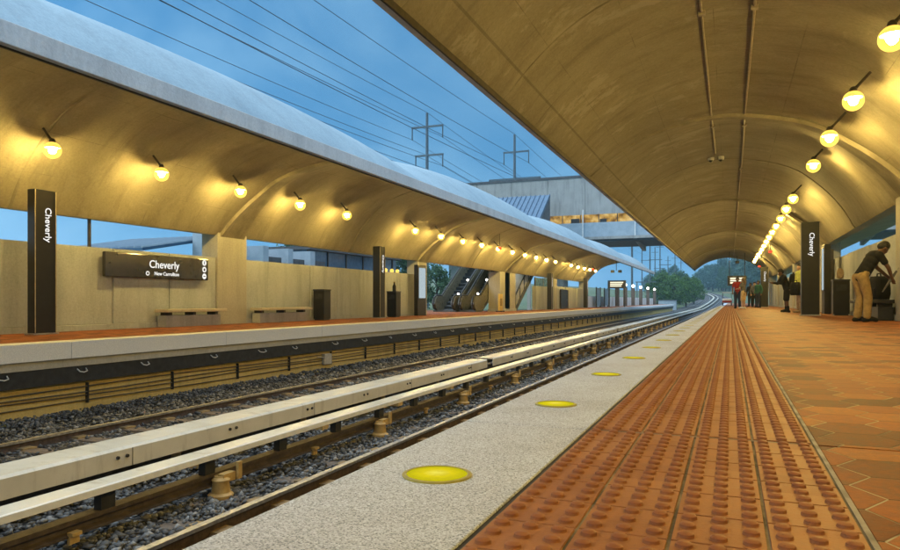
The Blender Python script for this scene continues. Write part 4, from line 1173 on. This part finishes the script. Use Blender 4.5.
# ------------------------------------------------------------------ people
def fuse(mb,name,mat,parent,voxel=.014,smooth_it=3):
    me=bpy.data.meshes.new(name); me.from_pydata(mb.v,[],mb.f)
    tmp=bpy.data.objects.new('tmp_fuse',me); COL.objects.link(tmp)
    md=tmp.modifiers.new('r','REMESH'); md.mode='VOXEL'; md.voxel_size=voxel; md.use_smooth_shade=True
    sm=tmp.modifiers.new('s','SMOOTH'); sm.factor=.5; sm.iterations=smooth_it
    dg=bpy.context.evaluated_depsgraph_get(); dg.update()
    m2=bpy.data.meshes.new_from_object(tmp.evaluated_get(dg)); bpy.data.objects.remove(tmp); bpy.data.meshes.remove(me)
    m2.name=name; m2.materials.clear(); m2.materials.append(mat); m2.polygons.foreach_set('use_smooth',[True]*len(m2.polygons))
    return link(bpy.data.objects.new(name,m2),parent)
def limb(mb,pts,rad,n=12):
    mb.tube(pts,rad,n)
    for p,r in zip(pts,rad): mb.ball(tuple(p),r,n,8)
def person(label,x,y,z,heading,h,J,skin,hair,top,bottom,shoe,longhair=False,shorts=False,sleeve=.55,group=None,voxel=.014):
    """J: pose in a local frame (x forward, y to the body's left, z up) for a body of height 1.75."""
    k=h/1.75; r=empty('person',(x,y,z),heading); r.scale=(k,k,k); tag(r,label,'person',group)
    V=lambda p:Vector(p)
    pel=V(J['pelvis']); ch=V(J['chest']); nk=V(J['neck']); hd=V(J['head'])
    up=(nk-pel).normalized(); lat=Vector((0,1,0)); fwd=lat.cross(up).normalized()
    face=V(J.get('face',(1,0,0))).normalized(); hu=(hd-nk).normalized()
    sw=.185
    sh={s:ch+up*.13+lat*sw*s for s in (1,-1)}; hp={s:pel+lat*.095*s-up*.03 for s in (1,-1)}
    b=MB(); t=MB(); p=MB(); 
    def torso(m,e):
        for f,wx,wy in ((0,.105,.16),(.25,.10,.15),(.5,.105,.155),(.75,.115,.175),(1,.11,.18)):
            c=pel.lerp(ch+up*.10,f); m.ball(tuple(c),(wx+e,wy+e,.12+e),14,10)
        m.tube([tuple(pel),tuple(ch+up*.1)],[.12+e,.12+e],12)
        limb(m,[sh[1],ch+up*.15,sh[-1]],[.062+e,.085+e,.062+e])
    torso(b,0); torso(t,.016)
    limb(b,[ch+up*.12,nk,hd-hu*.05],[.075,.055,.06])
    side_=face.cross(hu).normalized()
    b.ball(tuple(hd),.088,14,10); b.ball(tuple(hd+hu*.035-face*.02),.094,14,10); b.ball(tuple(hd-hu*.075+face*.035),.058,12,8)
    b.ball(tuple(hd+face*.095-hu*.02),.018,8,6); b.ball(tuple(hd+face*.085-hu*.062),.022,8,6)
    for s in (1,-1):
        b.ball(tuple(hd+side_*.09*s-hu*.015),(.018,.014,.028),8,6)
        el=V(J['elbow'][s]); wr=V(J['wrist'][s]); d=(wr-el).normalized()
        limb(b,[sh[s],sh[s].lerp(el,.5),el,el.lerp(wr,.4),wr],[.055,.048,.041,.038,.028])
        q=d.orthogonal().normalized() if abs(d.z)>.99 else d.cross(Vector((0,0,1))).normalized()
        pal=wr+d*.05; limb(b,[wr,pal],[.03,.036])
        nrm=q.cross(d)
        for fi,(off,L) in enumerate(((-.03,.062),(-.01,.072),(.01,.068),(.028,.052))):
            a=pal+q*off+d*.03; limb(b,[a,a+d*L*.55+nrm*.004,a+d*L*.9+nrm*.025],[.0095,.009,.008],8)
        a=wr+d*.03-q*.03; limb(b,[a,a-q*.03+d*.03,a-q*.032+d*.06+nrm*.01],[.012,.011,.009],8)
        e2=sh[s].lerp(el,min(1,sleeve)); pts=[sh[s],sh[s].lerp(el,min(1,sleeve)*.5),e2]; rr=[.074,.068,.066]
        if sleeve>1.2: pts=[sh[s],el,wr-d*.03]; rr=[.075,.06,.048]
        limb(t,pts,rr)
        kn=V(J['knee'][s]); an=V(J['ankle'][s]); 
        limb(b,[hp[s],hp[s].lerp(kn,.5),kn,kn.lerp(an,.35),an],[.088,.076,.056,.055,.038])
        td=V(J['toe'][s]); limb(b,[an,an-Vector((0,0,.045)),td],[.038,.04,.03])
        ps=[hp[s],hp[s].lerp(kn,.5),kn]; pr_=[.108,.098,.085 if not shorts else .092]
        if not shorts: ps+= [kn.lerp(an,.5),an+Vector((0,0,.03))]; pr_+=[.08,.072]
        limb(p,ps,pr_)
    p.ball(tuple(pel),(.125,.175,.12),14,10); p.ball(tuple(pel+up*.08),(.118,.168,.09),14,10)
    fuse(b,'body',skin,r,voxel); fuse(t,'shirt',top,r,voxel); fuse(p,'shorts' if shorts else 'trousers',bottom,r,voxel)
    for s in (1,-1):
        an=V(J['ankle'][s]); td=V(J['toe'][s]); m=MB(); limb(m,[an-Vector((td.x-an.x,td.y-an.y,0))*.35+Vector((0,0,-.045)),an.lerp(td,.5)+Vector((0,0,-.0)),td],[.046,.05,.042]); 
        if shorts and shoe is M['c_black']: limb(m,[an+Vector((0,0,.12)),an],[.062,.056])
        fuse(m,'shoe',shoe,r,voxel,2)
    m=MB(); m.ball(tuple(hd+hu*.05-face*.03),.102,14,10); m.ball(tuple(hd+hu*.0-face*.06),.082,12,8)
    if longhair: limb(m,[hd-face*.07,hd-face*.09-hu*.14,hd-face*.10-hu*.26],[.085,.07,.04])
    fuse(m,'hair',hair,r,voxel,2)
    e=MB()
    for s in (1,-1): e.ball(tuple(hd+face*.081+side_*.034*s+hu*.012),.0115,8,6)
    e.build('eyes',M['white'],r,smooth=True)
    return r
def stand(lean=0,**kw):
    J=dict(pelvis=(0,0,.93),chest=(.02,0,1.28),neck=(.02,0,1.47),head=(.03,0,1.62),elbow={1:(-.03,.26,1.13),-1:(-.03,-.26,1.13)},wrist={1:(.06,.25,.90),-1:(.06,-.25,.90)},
        knee={1:(.03,.10,.50),-1:(.02,-.10,.50)},ankle={1:(0,.11,.085),-1:(0,-.11,.085)},toe={1:(.17,.13,.042),-1:(.17,-.13,.042)})
    J.update(kw); return J
# the stooping man: facing the wall bench, bent forward from the hips over the bag
J=stand(pelvis=(-.05,0,.93),chest=(.14,0,1.235),neck=(.29,0,1.40),head=(.40,0,1.49),face=(.72,0,-.69),
    elbow={1:(.40,.23,1.10),-1:(.36,-.23,1.08)},wrist={1:(.56,.10,.90),-1:(.50,-.12,.86)},knee={1:(-.01,.10,.50),-1:(.03,-.10,.50)},
    ankle={1:(-.07,.11,.085),-1:(.0,-.12,.085)},toe={1:(.10,.14,.042),-1:(.17,-.14,.042)})
person('stooping man in black T-shirt and khaki trousers bent over a bag',2.50,16.05,0,math.radians(20),1.74,J,M['skin_dark'],M['hair'],M['c_black'],M['c_khaki'],M['c_black'],voxel=.012)
# travellers
J=stand(pelvis=(0,0,.90),chest=(.10,0,1.24),neck=(.17,0,1.41),head=(.24,0,1.54),face=(.9,0,-.4),elbow={1:(.27,.22,1.12),-1:(.30,-.20,1.12)},wrist={1:(.50,.08,1.13),-1:(.54,-.05,1.15)})
person('traveller in dark clothes and pale shorts wearing a black backpack',at(787,28.5),28.5,0,math.radians(190),1.68,J,M['skin_dark'],M['hair'],M['c_black'],M['c_black'],M['c_black'],shorts=True,sleeve=1.3)
J=stand(elbow={1:(.02,.27,1.13),-1:(.02,-.27,1.13)},wrist={1:(.22,.22,1.02),-1:(.16,-.28,.92)})
person('traveller in yellow green shirt half hidden behind the tall pylon',at(800.5,27.2),27.2,0,math.radians(200),1.74,J,M['skin_light'],M['hair'],M['c_yellow'],M['c_tan'],M['c_tan'],sleeve=1.3)
person('person in red shirt and dark trousers deep under the near canopy',at(737.5,42),42,0,math.radians(265),1.74,stand(),M['skin_dark'],M['hair'],M['c_red'],M['c_navy'],M['c_black'])
J=stand(elbow={1:(.10,.27,1.15),-1:(.12,-.27,1.16)},wrist={1:(.33,.16,1.12),-1:(.34,-.15,1.14)})
person('person in dark top and tan shorts standing beside the red shirt',at(743.5,41),41,0,math.radians(150),1.68,J,M['skin_light'],M['hairbrown'],M['c_grey'],M['c_tan'],M['c_white'],shorts=True,longhair=True)
person('person in teal top waiting by the second dark pylon',at(758.5,48.5),48.5,0,math.radians(230),1.72,stand(),M['skin_dark'],M['hair'],M['c_teal'],M['c_navy'],M['c_black'],sleeve=1.3)
person('person all in black waiting behind the couple',at(750.5,57),57,0,math.radians(250),1.78,stand(),M['skin_dark'],M['hair'],M['c_black'],M['c_black'],M['c_black'],sleeve=1.3)
person('person in grey clothes waiting between the couple and teal top',at(754.5,53),53,0,math.radians(280),1.75,stand(),M['skin_light'],M['hair'],M['c_grey'],M['c_black'],M['c_black'],sleeve=1.3)
# bags
def bag(x,y,z,rz,w,d,h,lab,mat,name,strap=True,tilt=0):
    r=empty(name,(x,y,z),rz); tag(r,lab,'bag')
    bm=bmesh.new(); bmesh.ops.create_cube(bm,size=1)
    bmesh.ops.subdivide_edges(bm,edges=bm.edges[:],cuts=3,use_grid_fill=True)
    for v in bm.verts:
        c=v.co; f=1-.16*(c.z+.5)**2; bl=1+.10*(1-4*c.z*c.z)
        v.co=Vector((c.x*d*f*bl*(1-.25*abs(c.y*2)**4),c.y*w*f*(1-.2*abs(c.z*2)**4),(c.z+.5)*h))+Vector((random.gauss(0,.006),random.gauss(0,.006),0))
    me=bpy.data.meshes.new('bag_body'); bm.to_mesh(me); bm.free(); me.materials.append(mat); me.polygons.foreach_set('use_smooth',[True]*len(me.polygons))
    link(bpy.data.objects.new('bag_body',me),r)
    MB().tube([(0,-w*.18,h*.95),(0,-w*.12,h*1.12),(0,w*.12,h*1.12),(0,w*.18,h*.95)],.016,8).build('handle',M['blackmatte'],r,smooth=True)
    MB().box(-d*.58,-d*.44,-w*.3,w*.3,h*.12,h*.5).build('pocket',mat,r,bevel=.03)
bag(2.98,17.3,.452,math.radians(15),.52,.30,.50,'black soft bag standing on the wall bench before the man',M['c_black'],'duffel_bag')
tx,ty=at(787,28.5),28.5; hd=math.radians(190)
bag(tx-math.cos(hd)*.20+.02,ty-math.sin(hd)*.2,.95,hd+PI,.34,.26,.48,'black backpack worn by the traveller in dark clothes',M['c_black'],'backpack')
bag(at(795.5,26.9),26.9,.62,math.radians(60),.34,.22,.46,'black shoulder bag hanging beside the yellow green shirt',M['c_black'],'shoulder_bag')
r=empty('folded_umbrella',(2.50+.52*math.cos(math.radians(20)),16.05+.52*math.sin(math.radians(20))-.10,.86)); tag(r,'thin dark folded umbrella held in the hands of stooping man','umbrella')
MB().tube([(-.16,-.06,-.26),(.0,0,0),(.10,.03,.16)],[.012,.03,.022],8).build('folded_cover',M['c_grey'],r,smooth=True); MB().tube([(.10,.03,.16),(.14,.05,.22)],.012,6).build('handle',M['steel'],r)

# ------------------------------------------------------------------ evening haze
def haze():
    t=NT('evening_haze'); t.t.nodes.remove(t.b); v=t.n('ShaderNodeVolumePrincipled'); v.inputs['Color'].default_value=(.42,.74,1,1); v.inputs['Density'].default_value=.0007; v.inputs['Anisotropy'].default_value=.1
    t.l(v.outputs[0],t.out.inputs['Volume'])
    o=MB().box(-910,910,-310,1610,BEDZ-2.5,60).build('haze',t.m); tag(o,'thin blue evening haze over the tracks and distant trees','haze',kind='stuff')
haze()
# ------------------------------------------------------------------ sky, sun, camera
SUN_EL=math.radians(38); SUN_AZ=math.radians(-125)   # direction to the sun, measured from +Y towards +X
w=bpy.data.worlds.new('World'); S.world=w; w.use_nodes=True; nt=w.node_tree; nd=nt.nodes; lk=nt.links
bg=nd['Background']; sky=nd.new('ShaderNodeTexSky'); sky.sky_type='NISHITA'; sky.sun_disc=False
sky.sun_elevation=SUN_EL; sky.sun_rotation=SUN_AZ; sky.air_density=1.6; sky.dust_density=.6; sky.ozone_density=3.0
def wm(op,a,b=0.0):
    n=nd.new('ShaderNodeMath'); n.operation=op
    for k,v in ((0,a),(1,b)):
        if isinstance(v,bpy.types.NodeSocket): lk.new(v,n.inputs[k])
        else: n.inputs[k].default_value=v
    return n.outputs[0]
tc=nd.new('ShaderNodeTexCoord'); sx=nd.new('ShaderNodeSeparateXYZ'); lk.new(tc.outputs['Generated'],sx.inputs[0])
zl=wm('ADD',wm('MULTIPLY',wm('ABSOLUTE',sx.outputs[2]),.85),.42); cb=nd.new('ShaderNodeCombineXYZ'); lk.new(sx.outputs[0],cb.inputs[0]); lk.new(sx.outputs[1],cb.inputs[1]); lk.new(zl,cb.inputs[2])
vn=nd.new('ShaderNodeVectorMath'); vn.operation='NORMALIZE'; lk.new(cb.outputs[0],vn.inputs[0]); lk.new(vn.outputs[0],sky.inputs['Vector'])
hs=nd.new('ShaderNodeHueSaturation'); hs.inputs['Saturation'].default_value=1.26; hs.inputs['Value'].default_value=1.0; lk.new(sky.outputs[0],hs.inputs['Color'])
mp=nd.new('ShaderNodeMapping'); mp.inputs['Scale'].default_value=(1,1,1.7); lk.new(tc.outputs['Generated'],mp.inputs[0])
nz=nd.new('ShaderNodeTexNoise'); nz.inputs['Scale'].default_value=3.0; nz.inputs['Detail'].default_value=7; nz.inputs['Roughness'].default_value=.55; nz.inputs['Distortion'].default_value=.6; lk.new(mp.outputs[0],nz.inputs['Vector'])
rp=nd.new('ShaderNodeValToRGB'); rp.color_ramp.elements[0].position=.40; rp.color_ramp.elements[0].color=(.58,.83,.84,1); rp.color_ramp.elements[1].position=.74; rp.color_ramp.elements[1].color=(1.7,1.45,1.14,1); lk.new(nz.outputs['Fac'],rp.inputs[0])
mu=nd.new('ShaderNodeMix'); mu.data_type='RGBA'; mu.blend_type='MULTIPLY'; mu.inputs[0].default_value=1; lk.new(hs.outputs[0],mu.inputs[6]); lk.new(rp.outputs[0],mu.inputs[7])
zr=nd.new('ShaderNodeMapRange'); zr.interpolation_type='SMOOTHSTEP'; lk.new(sx.outputs[2],zr.inputs[0]); zr.inputs[1].default_value=.46; zr.inputs[2].default_value=.86; zr.inputs[3].default_value=0; zr.inputs[4].default_value=1
ov=nd.new('ShaderNodeMix'); ov.data_type='RGBA'; lk.new(zr.outputs[0],ov.inputs[0]); lk.new(mu.outputs[2],ov.inputs[6]); ov.inputs[7].default_value=(12.6,15.4,17.8,1)  # overhead sky brightened out of view, added as soft fill light
lk.new(ov.outputs[2],bg.inputs[0]); bg.inputs[1].default_value=.076
sl=bpy.data.lights.new('sun','SUN'); sl.energy=.5; sl.angle=math.radians(25); sl.color=(1,.97,.93)
so=bpy.data.objects.new('sun',sl); COL.objects.link(so)
dv=Vector((math.sin(SUN_AZ)*math.cos(SUN_EL),math.cos(SUN_AZ)*math.cos(SUN_EL),math.sin(SUN_EL)))
so.rotation_euler=dv.to_track_quat('Z','Y').to_euler(); so.location=(0,0,60)
cam=bpy.data.cameras.new('camera'); co=bpy.data.objects.new('camera',cam); COL.objects.link(co)
cam.sensor_width=36; cam.lens=FOC/900*36; cam.shift_y=26/900; cam.clip_start=.05; cam.clip_end=4000
co.location=(0,0,H0); co.rotation_euler=(math.radians(90),0,YAW); S.camera=co
S.render.engine='CYCLES'; S.cycles.use_denoising=True; S.cycles.max_bounces=7; S.cycles.diffuse_bounces=4; S.cycles.transparent_max_bounces=12
S.cycles.sample_clamp_indirect=6; S.cycles.sample_clamp_direct=0; S.cycles.caustics_reflective=False; S.cycles.caustics_refractive=False
S.view_settings.view_transform='Standard'; S.view_settings.look='None'; S.view_settings.gamma=1; S.view_settings.exposure=1.32; S.view_settings.use_curve_mapping=False
